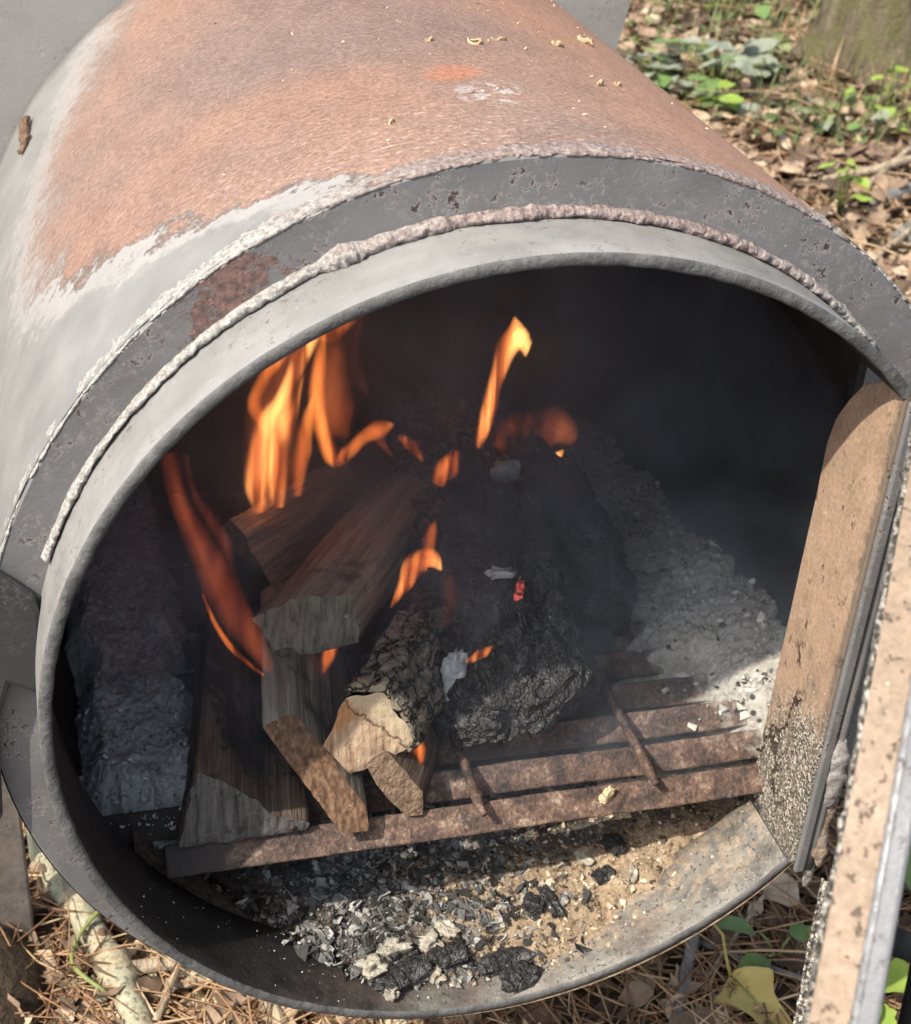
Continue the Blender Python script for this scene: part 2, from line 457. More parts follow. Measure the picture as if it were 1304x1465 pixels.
def m_ash(name, c_lo, c_mid, c_hi, specks=.5, shade_and_fines=False, wallside=False):
    a = Mat(name)
    n = a.noise(140, 7, .78)
    col = a.ramp(n, [(.28, c_lo), (.47, c_mid), (.68, c_hi)])
    big = a.noise(24, 4, .65)
    col = a.mix(.6, col, a.ramp(big, [(.3, (.55, .55, .55)), (.65, (1.15, 1.15, 1.15))]), 'MULTIPLY')
    if wallside:
        x, y, z = a.xyz()
        wx = a.math('SUBTRACT', x, a.math('MULTIPLY', a.math('SUBTRACT', a.noise(34, 5, .75), .5), .10))
        col = a.mix(a.math('MULTIPLY', a.smooth(wx, .205, .262), .75), col, a.ramp(n, [(.33, (.05, .04, .032)), (.5, (.20, .165, .125)), (.68, (.40, .35, .29))]))
    if shade_and_fines:  # bed painted dark beneath the grate for its shade; left side darker fines
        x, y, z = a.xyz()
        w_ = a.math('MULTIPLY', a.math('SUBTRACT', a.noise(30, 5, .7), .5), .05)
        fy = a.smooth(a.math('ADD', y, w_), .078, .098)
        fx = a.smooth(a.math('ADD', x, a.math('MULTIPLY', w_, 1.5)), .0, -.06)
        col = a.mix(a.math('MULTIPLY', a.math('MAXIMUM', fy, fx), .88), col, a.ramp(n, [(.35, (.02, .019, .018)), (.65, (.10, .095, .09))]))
    bl = a.math('MULTIPLY', a.smooth(a.voro(95, a.vec((1, 1, 1))), .26, .14), a.smooth(a.noise(36, 4), .5, .6))
    col = a.mix(a.math('MULTIPLY', bl, specks), col, (.022, .02, .02))
    h = a.math('ADD', n, a.math('MULTIPLY', a.voro(190), -.6))
    return a.surf(col, .9, a.bump(h, 1.0, .004), spec=.15)


def m_island(name, pts, rough=.85, fine=200, spec=.2, trans=0.0, vein=False):
    """colour picked per loose piece, with fine mottling"""
    a = Mat(name)
    col = a.ramp(a.island(), pts, 'CONSTANT' if len(pts) > 6 else 'LINEAR')
    n = a.noise(fine, 4, .65)
    col = a.mix(.7, col, a.ramp(n, [(.3, (.55, .53, .5)), (.7, (1.35, 1.35, 1.35))]), 'MULTIPLY')
    nrm = a.bump(n, .5, .001)
    return a.surf(col, rough, nrm, spec=spec)


def m_leaf(name, c0, c1, vein=(.3, .35, .1), spec=.35, rough=.5, spots=None):
    a = Mat(name)
    n = a.noise(60, 4, .6)
    col = a.ramp(n, [(.3, c0), (.7, c1)])
    if spots:
        col = a.mix(a.smooth(a.noise(110, 4, .7), .60, .70), col, spots)
    h = a.noise(260, 3)
    d = a.n('BsdfPrincipled', {'Base Color': col, 'Roughness': rough, 'Specular IOR Level': spec, 'Normal': a.bump(h, .4, .001)})
    tr = a.n('BsdfTranslucent', {'Color': col})
    mx = a.n('MixShader', {0: .3, 1: d.outputs[0], 2: tr.outputs[0]})
    a.t.links.new(mx.outputs[0], a.out.inputs['Surface'])
    return a.m


def m_ground():
    a = Mat('forest_soil')
    n = a.noise(14, 8, .7)
    col = a.ramp(n, [(.3, (.035, .026, .019)), (.5, (.085, .062, .045)), (.7, (.15, .115, .085))])
    f = a.noise(120, 5, .7)
    col = a.mix(.7, col, a.ramp(f, [(.35, (.45, .42, .4)), (.65, (1.5, 1.45, 1.4))]), 'MULTIPLY')
    g = a.math('MULTIPLY', a.smooth(a.noise(1.6, 4, .6), .52, .64), a.smooth(n, .45, .6))
    col = a.mix(a.math('MULTIPLY', g, .35), col, (.07, .085, .035))
    return a.surf(col, .9, a.bump(a.math('ADD', n, f), .9, .012), spec=.15)


def m_trunk():
    a = Mat('mossy_trunk_bark')
    v = a.vec((1, 1, .25))
    n = a.noise(34, 6, .75, v)
    col = a.ramp(n, [(.3, (.05, .04, .028)), (.5, (.125, .10, .07)), (.7, (.22, .185, .135))])
    mo = a.smooth(a.noise(14, 5, .7), .44, .6)
    col = a.mix(a.math('MULTIPLY', mo, .65), col, (.115, .115, .045))
    h = a.math('ADD', n, a.math('MULTIPLY', a.noise(150, 4), .4))
    return a.surf(col, .9, a.bump(h, 1, .02), spec=.15)


def m_birch():
    a = Mat('lichened_branch_bark')
    n = a.noise(70, 5, .7)
    col = a.ramp(n, [(.3, (.14, .115, .075)), (.5, (.30, .26, .18)), (.7, (.43, .39, .29))])
    li = a.smooth(a.noise(26, 4, .6), .48, .58)
    col = a.mix(a.math('MULTIPLY', li, .55), col, (.24, .26, .19))
    dk = a.math('MULTIPLY', a.smooth(a.noise(200, 4, .75), .52, .62), a.smooth(a.noise(30, 2), .38, .54))
    col = a.mix(a.math('MULTIPLY', dk, .8), col, (.05, .042, .03))
    return a.surf(col, .75, a.bump(a.noise(160, 4), .6, .002), spec=.25)


def m_flame(name, strength, hot=(1.0, .43, .115), cool=(1.0, .17, .03), scale=30, lo=.36, hi=.68, floor=.06):
    """thin glowing gas: emission inside a closed mesh, so it fades where the body gets thin"""
    a = Mat(name)
    n = a.noise(scale, 3, .55, a.vec((1.7, 1.7, .26)), .9)
    f = a.smooth(n, lo, hi)
    col = a.mix(f, cool, hot)
    st = a.math('MULTIPLY', a.math('ADD', floor, f), strength)
    e = a.n('Emission', {'Color': col, 'Strength': st})
    a.t.links.new(e.outputs[0], a.out.inputs['Volume'])
    return a.m


def m_glow(name, col, strength):
    a = Mat(name)
    n = a.noise(170, 4, .7)
    c = a.ramp(n, [(.35, (.02, .012, .012)), (.5, (.12, .02, .015)), (.7, (.2, .05, .03))])
    e = a.math('MULTIPLY', a.smooth(n, .40, .62), strength)
    return a.surf(c, .8, None, **{'Emission Color': (*col, 1), 'Emission Strength': e})


def m_smoke(name, dens):
    a = Mat(name)
    n = a.noise(16, 4, .55, None, .8)
    d = a.math('MULTIPLY', a.math('ADD', .25, a.math('MULTIPLY', a.smooth(n, .40, .70), 1.5)), dens)
    v = a.n('VolumePrincipled', {'Color': (.56, .70, .90, 1), 'Density': d, 'Anisotropy': .25})
    a.t.links.new(v.outputs[0], a.out.inputs['Volume'])
    return a.m


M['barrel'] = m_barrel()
M['collar'] = m_paint('light_grey_paint', .165, .24, .42, (1, .99, .97), .5, scale=34)
M['ring'] = m_paint('dark_grey_paint', .112, .15, .5, (1, 1, 1.02), 1.3, True)
M['chamber'] = m_paint('grey_chamber_paint', .22, .265, .5, (1, .985, .96), .15, scale=9)
M['latch'] = m_paint('dark_steel', .030, .042, .5, (1, 1, 1.08), .3)
M['leg'] = m_paint('dirty_leg_steel', .07, .16, .75, (1, .84, .74), .6, scale=60)
M['doorpaint'] = m_paint('blue_grey_door_paint', .12, .17, .42, (.95, .98, 1.05), .3)
M['weld'] = m_weld()
M['soot'] = m_soot('soot')
M['rim'] = m_soot('sooty_rim', .075, .8)
M['collar_in'] = m_collar_in()
M['tan'] = m_hinge_plate()
M['grate'] = m_grate()
M['char'] = m_char('charred_wood', .17, 52)
M['char_grey'] = m_char('greying_charred_wood', .75, 60)
M['coal'] = m_char('charcoal', .45, 120)
M['brownwood'] = m_wood('smoke_browned_wood', (.255, .228, .195), (.41, .375, .325), (.10, .086, .073), .14)
M['brownend'] = m_end('smoke_browned_end', (.165, .145, .112), (.26, .23, .18), (.065, .056, .045), .12, False)
M['darkwood'] = m_wood('scorched_wood', (.085, .064, .052), (.155, .12, .098), (.024, .02, .018), .45)
M['greyend'] = m_end('grey_scorched_end', (.085, .083, .080), (.135, .132, .128), (.035, .034, .033), .42, False)
M['greywood'] = m_wood('weathered_grey_wood', (.17, .155, .125), (.30, .28, .235), (.06, .05, .04), .22)
M['redend'] = m_end('red_brown_heartwood', (.115, .066, .040), (.21, .128, .080), (.035, .02, .013), .25, False)
M['pinkend'] = m_end('pale_sapwood_end', (.40, .275, .185), (.54, .41, .29), (.21, .13, .08), .0, False, (.38, .18, .07))
M['cream'] = m_wood('cream_sapwood', (.40, .32, .20), (.55, .46, .31), (.16, .10, .06), .05)
M['rustwood'] = m_wood('rust_brown_wood', (.15, .102, .068), (.27, .19, .13), (.045, .03, .02), .25)
M['bark'] = m_bark()
M['ash_right'] = m_ash('pale_ash', (.30, .28, .25), (.56, .535, .49), (.76, .73, .68), .9, False, True)
M['ash_left'] = m_ash('sky_tinted_ash', (.22, .24, .26), (.50, .535, .565), (.68, .71, .74), .8)  # grey ash with the blue of the sky light put into its colour
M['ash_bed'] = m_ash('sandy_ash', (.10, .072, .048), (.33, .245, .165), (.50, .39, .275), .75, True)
M['flakes_grey'] = m_island('grey_ash_flakes', [(0, (.018, .017, .017)), (.35, (.05, .05, .05)), (.7, (.135, .135, .133)), (1, (.34, .335, .32))])
M['flakes_tan'] = m_island('sandy_crumbs', [(0, (.035, .03, .026)), (.22, (.12, .09, .062)), (.6, (.30, .23, .16)), (1, (.55, .47, .36))])
M['flakes_pale'] = m_island('pale_ash_flakes', [(0, (.06, .056, .05)), (.2, (.30, .285, .26)), (.6, (.50, .48, .445)), (1, (.70, .67, .62))])
M['flakes_blue'] = m_island('sky_tinted_ash_flakes', [(0, (.06, .063, .068)), (.25, (.30, .32, .34)), (.7, (.46, .485, .51)), (1, (.64, .665, .69))])  # sky light's blue painted into these grey flakes as well
M['white_ash'] = m_ash('white_ash', (.16, .13, .10), (.45, .41, .34), (.66, .63, .56), .5)
M['ground'] = m_ground()
M['trunk'] = m_trunk()
M['birch'] = m_birch()
M['stick'] = m_wood('dead_stick', (.27, .215, .15), (.43, .36, .26), (.12, .09, .06), .05)
M['greystick'] = m_wood('grey_dead_stick', (.15, .14, .13), (.26, .25, .235), (.06, .055, .05), .05)
M['litter'] = m_island('leaf_litter', [(0, (.06, .045, .034)), (.2, (.13, .092, .066)), (.5, (.225, .16, .115)), (.8, (.34, .255, .18)), (1, (.45, .37, .28))], .75, 90)
M['needles'] = m_island('pine_needles', [(0, (.12, .062, .034)), (.4, (.25, .14, .078)), (.8, (.38, .25, .145)), (1, (.47, .36, .23))], .6, 60)
M['chipsl'] = m_island('wood_shavings', [(0, (.36, .27, .17)), (1, (.66, .55, .38))], .8, 120)
M['grass'] = m_island('weed_leaves', [(0, (.05, .075, .03)), (.5, (.095, .125, .05)), (1, (.17, .19, .085))], .6, 60)
M['dry_leaf'] = m_leaf('dry_leaf', (.20, .125, .08), (.31, .215, .145), spots=(.09, .055, .04))
M['yellow_leaf'] = m_leaf('yellow_leaf', (.44, .345, .105), (.53, .43, .16), spots=(.26, .19, .06))
M['green_leaf'] = m_leaf('green_leaf', (.11, .19, .055), (.17, .26, .09))
M['lime_leaf'] = m_leaf('lime_leaf', (.20, .32, .05), (.30, .40, .08))
M['sage_leaf'] = m_leaf('sage_leaf', (.20, .235, .175), (.32, .35, .275))
M['stem'] = m_leaf('green_stem', (.20, .23, .075), (.27, .30, .11))
M['block'] = m_paint('mossy_block', .12, .17, .85, (.9, 1.0, .78), .2, scale=60)
M['gasket'] = m_ash('burnt_gasket', (.07, .045, .03), (.27, .19, .13), (.52, .48, .44), .3)
M['gasket_white'] = m_ash('white_gasket', (.16, .13, .11), (.34, .32, .31), (.48, .46, .45), .3)
M['rubber'] = m_soot('black_grip', .02, .0)
M['twig'] = m_wood('straw_coloured_twig', (.40, .30, .18), (.58, .46, .29), (.2, .13, .07), .02)
M['darktwig'] = m_wood('dark_twig', (.12, .075, .05), (.2, .13, .09), (.05, .03, .02), .05)


# ------------------------------------------------------------------ mesh helpers
def mk(name, V, F, mat, parent=None, smooth=True, scale=True, mats=None, midx=None):
    V = np.asarray(V, float)
    if scale:
        V = V * S
    me = bpy.data.meshes.new(name)
    me.from_pydata(V.tolist(), [], [list(map(int, f)) for f in F])
    for mm in (mats or [mat]):
        me.materials.append(mm)
    if midx is not None:
        me.polygons.foreach_set('material_index', list(map(int, midx)))
    if smooth:
        me.polygons.foreach_set('use_smooth', [True] * len(me.polygons))
    me.update()
    o = bpy.data.objects.new(name, me)
    COL.objects.link(o)
    if parent:
        o.parent = parent
    return o


def tag(o, label=None, cat=None, group=None, kind=None):
    if label:
        o['label'] = label
    if cat:
        o['category'] = cat
    if group:
        o['group'] = group
    if kind:
        o['kind'] = kind
    return o


def empty(name, label, cat, loc=(0, 0, 0), group=None):
    o = bpy.data.objects.new(name, None)
    o.empty_display_size = .02
    o.location = Vector(loc) * S
    COL.objects.link(o)
    return tag(o, label, cat, group)


def fix_normals(o):
    import bmesh
    bm = bmesh.new()
    bm.from_mesh(o.data)
    bmesh.ops.recalc_face_normals(bm, faces=bm.faces)
    bm.to_mesh(o.data)
    bm.free()
    return o


def grid_faces(nu, nv, wrap_u=False, wrap_v=False):
    F = []
    for i in range(nu - (0 if wrap_u else 1)):
        for j in range(nv - (0 if wrap_v else 1)):
            a, b = i, (i + 1) % nu
            c, d = j, (j + 1) % nv
            F.append((a * nv + c, b * nv + c, b * nv + d, a * nv + d))
    return F


def nz(x, y, z, s):
    return mn.noise(Vector((x * s, y * s, z * s)))


def fbm(x, y, z, s, o=3):
    return sum(nz(x + 7 * k, y - 3 * k, z, s * 2 ** k) / 2 ** k for k in range(o))


def tube(path, rad, seg=8, jit=0.0, seed=0, cap=True):
    """closed tube along a path (lists of points and radii); returns V, F"""
    rnd = random.Random(seed)
    P = [Vector(p) for p in path]
    n = len(P)
    if not hasattr(rad, '__len__'):
        rad = [rad] * n
    V, F = [], []
    t0 = (P[1] - P[0]).normalized()
    up = Vector((0, 0, 1)) if abs(t0.z) < .9 else Vector((1, 0, 0))
    a = t0.cross(up).normalized()
    for i in range(n):
        t = (P[min(i + 1, n - 1)] - P[max(i - 1, 0)]).normalized()
        a = (a - t * a.dot(t)).normalized()
        b = t.cross(a)
        for k in range(seg):
            th = 2 * math.pi * k / seg
            r = rad[i] * (1 + jit * (rnd.random() - .5) * 2)
            V.append(P[i] + a * (math.cos(th) * r) + b * (math.sin(th) * r))
    for i in range(n - 1):
        for k in range(seg):
            k2 = (k + 1) % seg
            F.append((i * seg + k, i * seg + k2, (i + 1) * seg + k2, (i + 1) * seg + k))
    if cap:
        F.append(tuple(range(seg))[::-1])
        F.append(tuple((n - 1) * seg + k for k in range(seg)))
    return [tuple(v) for v in V], F


def box(x0, x1, y0, y1, z0, z1):
    V = [(x, y, z) for x in (x0, x1) for y in (y0, y1) for z in (z0, z1)]
    F = [(0, 1, 3, 2), (4, 6, 7, 5), (0, 4, 5, 1), (2, 3, 7, 6), (0, 2, 6, 4), (1, 5, 7, 3)]
    return V, F


def prism(poly, axis, a0, a1):
    """polygon (list of 2D points) pushed along an axis"""
    n = len(poly)
    V = []
    for a in (a0, a1):
        for p in poly:
            V.append((p[0], a, p[1]) if axis == 'y' else (a, p[0], p[1]) if axis == 'x' else (p[0], p[1], a))
    F = [tuple(range(n)), tuple(range(2 * n - 1, n - 1, -1))]
    for i in range(n):
        j = (i + 1) % n
        F.append((i, j, n + j, n + i))
    return V, F


def bevel(o, wdt, seg=2):
    md = o.modifiers.new('bevel', 'BEVEL')
    md.width = wdt
    md.segments = seg
    md.limit_method = 'ANGLE'
    return o


# ------------------------------------------------------------------ ground
ZG = -1.9


def ground_z(x, y):
    r = math.hypot(x, y)
    k = 1.0 if r < 30 else max(0, 1 - (r - 30) / 60)
    return ZG + k * (.05 * nz(x, y, 0, .7) + .022 * nz(x, y, 3, 2.6) + .01 * nz(x, y, 5, 8))


def build_ground():
    def axis(a, b, n, far):
        core = np.linspace(a, b, n)
        ext = np.geomspace(1, far, 16)
        return np.concatenate([(a - ext)[::-1], core, b + ext])
    xs = axis(-4, 12, 170, 900)
    ys = axis(-3, 18, 210, 900)
    V = [(x, y, ground_z(x, y)) for x in xs for y in ys]
    F = grid_faces(len(xs), len(ys))
    o = mk('ground', V, F, M['ground'])
    tag(fix_normals(o), 'brown woodland soil under needles and leaves', None, None, 'structure')


build_ground()

# ------------------------------------------------------------------ the smoker
smoker = empty('offset_smoker', 'large rusty grey steel smoker with a round firebox opening full of burning logs', 'smoker', (0, 0, 0))
HC = (.0035, .004, .0025, .0048)
HP = (-.0034, .0161, .0062, .0036)
LC, RP, TW = .1831, 1.1142, .026
XC = .747


def harm(a, th):
    return 1 + a[0] * math.cos(2 * th) + a[1] * math.sin(2 * th) + a[2] * math.cos(3 * th) + a[3] * math.sin(3 * th)


def rc(th, off=0.0):
    return harm(HC, th) - off


def rp(th, off=0.0):
    return (RP - off) * harm(HP, th)


def dcurve(th, off=0.0, xc=XC + .028):
    r = rc(th, off)
    c = math.cos(th)
    return min(r, xc / c) if c > 1e-6 else r


# barrel: outside and inside skin with a back rim
YB = 2.1
NA = 288
ths = [2 * math.pi * k / NA for k in range(NA)]
prof = [(.190, 0)] + [(y, 0) for y in np.linspace(.2, YB, 26)] + [(YB, .03)] + [(y, .03) for y in np.linspace(YB - .02, .215, 14)]
V, F = [], []
for th in ths:
    for y, off in prof:
        r = rp(th, off)
        V.append((r * math.cos(th), y, r * math.sin(th)))
F = grid_faces(NA, len(prof), True)
mi = [0 if (k % (len(prof) - 1)) < 27 else 1 for k in range(len(F))]
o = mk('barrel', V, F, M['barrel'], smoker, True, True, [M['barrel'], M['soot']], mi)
fix_normals(o)

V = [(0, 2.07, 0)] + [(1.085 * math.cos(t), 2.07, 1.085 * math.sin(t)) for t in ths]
o = mk('opening_shade', V, [(0, 1 + (k + 1) % NA, 1 + k) for k in range(NA)], M['soot'], smoker, False)  # black disc added for the darkness of the opening into the chamber
fix_normals(o)

# end plate: the flat dark ring between barrel and collar
V = []
prof_n = 4
for th in ths:
    ri = dcurve(th, .012, XC + .014)
    ro = rp(th, 0.004)
    for r, y in ((ri, LC + .03), (ri, LC), (ro - .004, LC), (ro, LC + .004), (ro, LC + .03)):
        V.append((r * math.cos(th), y, r * math.sin(th)))
o = mk('end_plate', V, grid_faces(NA, 5, True, True), None, smoker, False, True, [M['ring'], M['soot']], [1 if k % 5 in (0, 4) else 0 for k in range(NA * 5)])  # soot black inner edge and back, so the cut hinge corner reads as shade
fix_normals(o)

# collar: open arc from above the hinge plate round to below it
TA = math.acos((XC + .002) / .99)
cth = np.linspace(TA, 2 * math.pi - TA, 300)
pr = [(0.0, LC + .02), (0.0, LC), (0.0, .12), (0.0, .06), (0.0, .006), (.004, 0.0), (TW - .005, 0.0), (TW, .005), (TW, .05), (TW, .10), (TW, .16), (TW, LC + .045), (0.0, LC + .045)]
V = []
for th in cth:
    jr = .0025 * nz(math.cos(th) * 3, math.sin(th) * 3, 1, 9)
    for off, y in pr:
        jj = jr if y < .01 else 0
        r = rc(th, off + (jj if off > 0 else 0))
        V.append((r * math.cos(th), y + (.0015 * nz(th * 20, 0, 0, 1) if y < .01 else 0), r * math.sin(th)))
F = grid_faces(len(cth), len(pr), False, True)
np_ = len(pr)
mi = []
for i in range(len(cth) - 1):
    for j in range(np_):
        mi.append(0 if j < 4 else 1 if j < 7 else 2)
n0 = (len(cth) - 1) * np_
o = mk('collar', V, F, None, smoker, True, True, [M['collar'], M['rim'], M['collar_in']], mi)
fix_normals(o)

# hinge plate: the tan flat strip that closes the circle on the right
poly = [(0.0, -.655), (.255, -.655), (.250, .28), (.253, .405), (.238, .475), (.205, .535), (.165, .592), (.09, .64), (.0, .652)]  # upper corner cut away along the outline of the rim's cast shadow
V, F = prism(poly, 'x', XC, XC + .028)
o = mk('hinge_plate', V, F, M['tan'], smoker, False)
bevel(fix_normals(o), .0012)
# the thin steel edge strip and hinge tube beside it
V, F = box(XC + .004, XC + .030, -.016, -.0005, -.668, .640)
o = mk('edge_strip', V, F, M['ring'], smoker, False)
bevel(fix_normals(o), .0012)
V, F = tube([(XC + .048, .004 + .002 * math.sin(k), z) for k, z in enumerate(np.linspace(-.67, .60, 14))], .016, 8)
o = mk('hinge_tube', V, F, M['ring'], smoker)
fix_normals(o)


def weld(name, radf, y, rad, squash, seed, parent, mat, t0, t1, blob=None, n=2000, hgt=1.0, ymin=-9):
    V = []
    seg = 14
    for i in range(n):
        th = t0 + (t1 - t0) * i / (n - 1)
        r0 = radf(th)
        cx_, cz_ = math.cos(th), math.sin(th)
        wide = 1 + .48 * fbm(cx_, cz_, seed, 8, 3) + .12 * nz(cx_, cz_, seed + 5, 30)
        tall = 1 + .45 * fbm(cx_, cz_, seed + 8, 11, 3) + .14 * nz(cx_, cz_, seed + 2, 34)
        if blob:
            e = math.exp(-((th - blob[0]) / blob[2]) ** 2)
            wide += blob[1] * e
            tall += blob[1] * 1.3 * e
        tp = min(1, .30 + max(0, th - RAD(12)) / RAD(62))
        wide *= .5 + .5 * tp
        tall *= tp * (1 - .40 * min(1, max(0, th - RAD(118)) / RAD(25)))
        for k in range(seg):
            ph = 2 * math.pi * k / seg
            px, py = rad * wide * squash * math.cos(ph), rad * tall * hgt * math.sin(ph)
            q = 1 + .30 * fbm(cx_ * r0 + px, cz_ * r0 + py, px * 3 + seed, 45, 4)
            V.append(((r0 + py * q) * cx_, max(ymin, y + px * q), (r0 + py * q) * cz_))
    o = mk(name, V, grid_faces(n, seg, False, True), mat, parent)
    return fix_normals(o)


weld('weld_bead', lambda t: rp(t) - .004, LC + .031, .019, 1.8, 3, smoker, M['weld'], RAD(-25), RAD(166), None, 2200, .34, LC - .0015)
weld('weld_bead', lambda t: rc(t) + .010, LC + .001, .0215, .95, 11, smoker, M['weld'], TA + .02, RAD(161), (RAD(112.5), .75, .030), 2000, .60)

# chamber: the bigger barrel behind, its end disc shows at the top corners
CX, CZ, CR = -.47, 1.13, 1.395
nth = 160
V = [(CX, YB + .002, CZ)]
for k in range(nth):
    th = 2 * math.pi * k / nth
    V.append((CX + CR * math.cos(th), YB + .002, CZ + CR * math.sin(th)))
for k in range(nth):
    th = 2 * math.pi * k / nth
    V.append((CX + CR * math.cos(th), YB + .035, CZ + CR * math.sin(th)))
F = [(0, 1 + (k + 1) % nth, 1 + k) for k in range(nth)] + [(1 + k, 1 + (k + 1) % nth, 1 + nth + (k + 1) % nth, 1 + nth + k) for k in range(nth)]
fix_normals(mk('chamber_end', V, F, M['chamber'], smoker, False))
V = []
pr = [(CR - .015, YB + .035), (CR - .015, YB + 3), (CR - .015, YB + 6.0), (0.001, YB + 6.001)]
for k in range(nth):
    th = 2 * math.pi * k / nth
    for r, y in pr:
        V.append((CX + r * math.cos(th), y, CZ + r * math.sin(th)))
fix_normals(mk('chamber_barrel', V, grid_faces(nth, 4, True), M['chamber'], smoker, True))
for y0 in (YB + .7, YB + 5.2):
    for sx in (-1.0, .75):
        V, F = box(CX + sx - .06, CX + sx + .06, y0, y0 + .12, ZG - .03, CZ - .75 * CR)
        bevel(fix_normals(mk('leg', V, F, M['leg'], smoker, False)), .002)
V, F = box(-1.34, -1.112, 1.30, 1.335, ZG - .02, -.35)
bevel(fix_normals(mk('leg', V, F, M['leg'], smoker, False)), .002)
V, F = box(-1.34, -1.0, 1.336, 1.372, -.42, -.30)
bevel(fix_normals(mk('leg_brace', V, F, M['leg'], smoker, False)), .002)

# latch bracket on the left of the ring
poly = [(-1.30, .55), (-1.045, .320), (-.989, .262), (-.976, .220), (-.980, .13), (-.995, .015), (-1.050, .05), (-1.080, -.05), (-1.095, -.31), (-1.30, -.31)]
V, F = prism(poly, 'y', .150, .180)
bevel(fix_normals(mk('latch_bracket', V, F, M['latch'], smoker, False)), .003)

# peeling gasket on the hinge side
def gasket(z0, z1, y, x, wid, seed, mat, lab):
    V = []
    n, seg = 46, 8
    for i in range(n):
        t = i / (n - 1)
        z = z0 + (z1 - z0) * t
        e = min(1, 5 * t, 5 * (1 - t)) ** .5 + .02
        wv = wid * e * (1 + .5 * fbm(z, seed, 0, 14))
        for k in range(seg):
            ph = 2 * math.pi * k / seg
            q = 1 + .4 * nz(z * 30, ph * 2, seed, 1)
            V.append((x + .03 * nz(z, seed, 2, 6) + wv * .6 * q * math.cos(ph), y + .02 * nz(z, seed, 5, 5) + wv * .28 * q * math.sin(ph), z))
    F = grid_faces(n, seg, False, True) + [tuple(range(seg)), tuple((n - 1) * seg + k for k in range(seg))]
    o = fix_normals(mk('gasket', V, F, mat, smoker))
    o['label'] = lab


gasket(.385, .04, -.004, .822, .030, 1, M['gasket_white'], 'pale upper length of gasket on the hinge side')
gasket(-.02, -.30, -.012, .842, .016, 4, M['gasket'], 'burnt brown torn gasket on the hinge side')
gasket(-.24, -.47, -.010, .800, .042, 8, M['gasket_white'], 'white rounded lump of gasket on the hinge side')
gasket(-.40, -.66, -.008, .815, .030, 12, M['gasket'], 'burnt lower gasket scrap by the hinge')
gasket(-.62, -.74, -.004, .800, .022, 15, M['gasket_white'], 'small white gasket scrap at the foot of the hinge')

# door: D shaped plate standing open towards the viewer, seen nearly edge on
DPH, DTILT, DSAG, DR = .9827, -.0477, .0089, 1.0003
u0 = Vector((-math.cos(DPH), -math.sin(DPH), 0))
n0_ = Vector((-math.sin(DPH), math.cos(DPH), 0))
zz = Vector((0, 0, 1))
dn = math.cos(DTILT) * n0_ + math.sin(DTILT) * zz
z1 = math.cos(DTILT) * zz - math.sin(DTILT) * n0_
du = math.cos(DSAG) * u0 + math.sin(DSAG) * z1
dz_ = math.cos(DSAG) * z1 - math.sin(DSAG) * u0
D0 = Vector((.8284, -.0393, .0028)) - dn * .0172
dob = bpy.data.objects.new('door', None)
COL.objects.link(dob)
dob.parent = smoker
dob['label'] = 'open round firebox door seen nearly edge on at the right'


def dpt(s, z, wv):
    return tuple(D0 + du * s + dn * wv + dz_ * z)


def door_ring(name, r_in, r_out, w0, w1, mat, nn=260, j=0.0):
    ta = math.acos(-.735 / r_out)
    V = []
    for k in range(nn):
        th = -ta + 2 * ta * k / (nn - 1)
        for r, wv in ((r_in, w0), (r_out, w0), (r_out, (w0 + w1) / 2), (r_out, w1), (r_in, w1)):
            jj = j * nz(th * 60, r * 9, wv * 90, 1)
            V.append(dpt(.747 + (r + jj) * math.cos(th), (r + jj) * math.sin(th), wv + (jj * .5)))
    F = grid_faces(nn, 5, False, True) + [(0, 1, 2, 3, 4), tuple((nn - 1) * 5 + q for q in range(5))]
    return fix_normals(mk(name, V, F, mat, dob, False))


ta = math.acos(-.747 / (DR + .004))
arc = [(.747 + (DR + .004) * math.cos(-ta + 2 * ta * k / 199), (DR + .004) * math.sin(-ta + 2 * ta * k / 199)) for k in range(200)]
V = [dpt(s, z, -.0235) for s, z in arc] + [dpt(s, z, .0015) for s, z in arc]
F = [tuple(range(200)), tuple(range(399, 199, -1))] + [(k, (k + 1) % 200, 200 + (k + 1) % 200, 200 + k) for k in range(200)]
bevel(fix_normals(mk('door_plate', V, F, M['doorpaint'], dob, False)), .0015)


def m_door_band():
    a = Mat('tan_rusted_band')
    n = a.noise(22, 5, .65)
    col = a.ramp(n, [(.3, (.19, .142, .102)), (.7, (.265, .202, .150))])
    col = a.mix(.6, col, a.ramp(a.noise(260, 5, .75), [(.33, (.55, .52, .5)), (.62, (1.25, 1.22, 1.2))]), 'MULTIPLY')
    sp = a.smooth(a.noise(210, 4, .65, a.vec((1, 1, .6))), .42, .35)
    col = a.mix(a.math('MULTIPLY', sp, .85), col, (.05, .035, .028))
    ls = a.math('MULTIPLY', a.smooth(a.voro(170), .12, .05), a.smooth(a.noise(50, 2), .5, .62))
    col = a.mix(a.math('MULTIPLY', ls, .8), col, (.6, .5, .4))
    h = a.math('SUBTRACT', a.math('MULTIPLY', a.noise(420, 4, .7), .5), sp)
    return a.surf(col, .6, a.bump(h, .5, .0014), spec=.35)


def m_crust():
    a = Mat('gasket_crust')
    c = a.ramp(a.noise(380, 3, .75), [(.40, (.03, .028, .026)), (.50, (.13, .12, .105)), (.60, (.50, .47, .42))])
    return a.surf(c, .8, a.bump(a.noise(380, 4, .8), 1, .003), spec=.3)


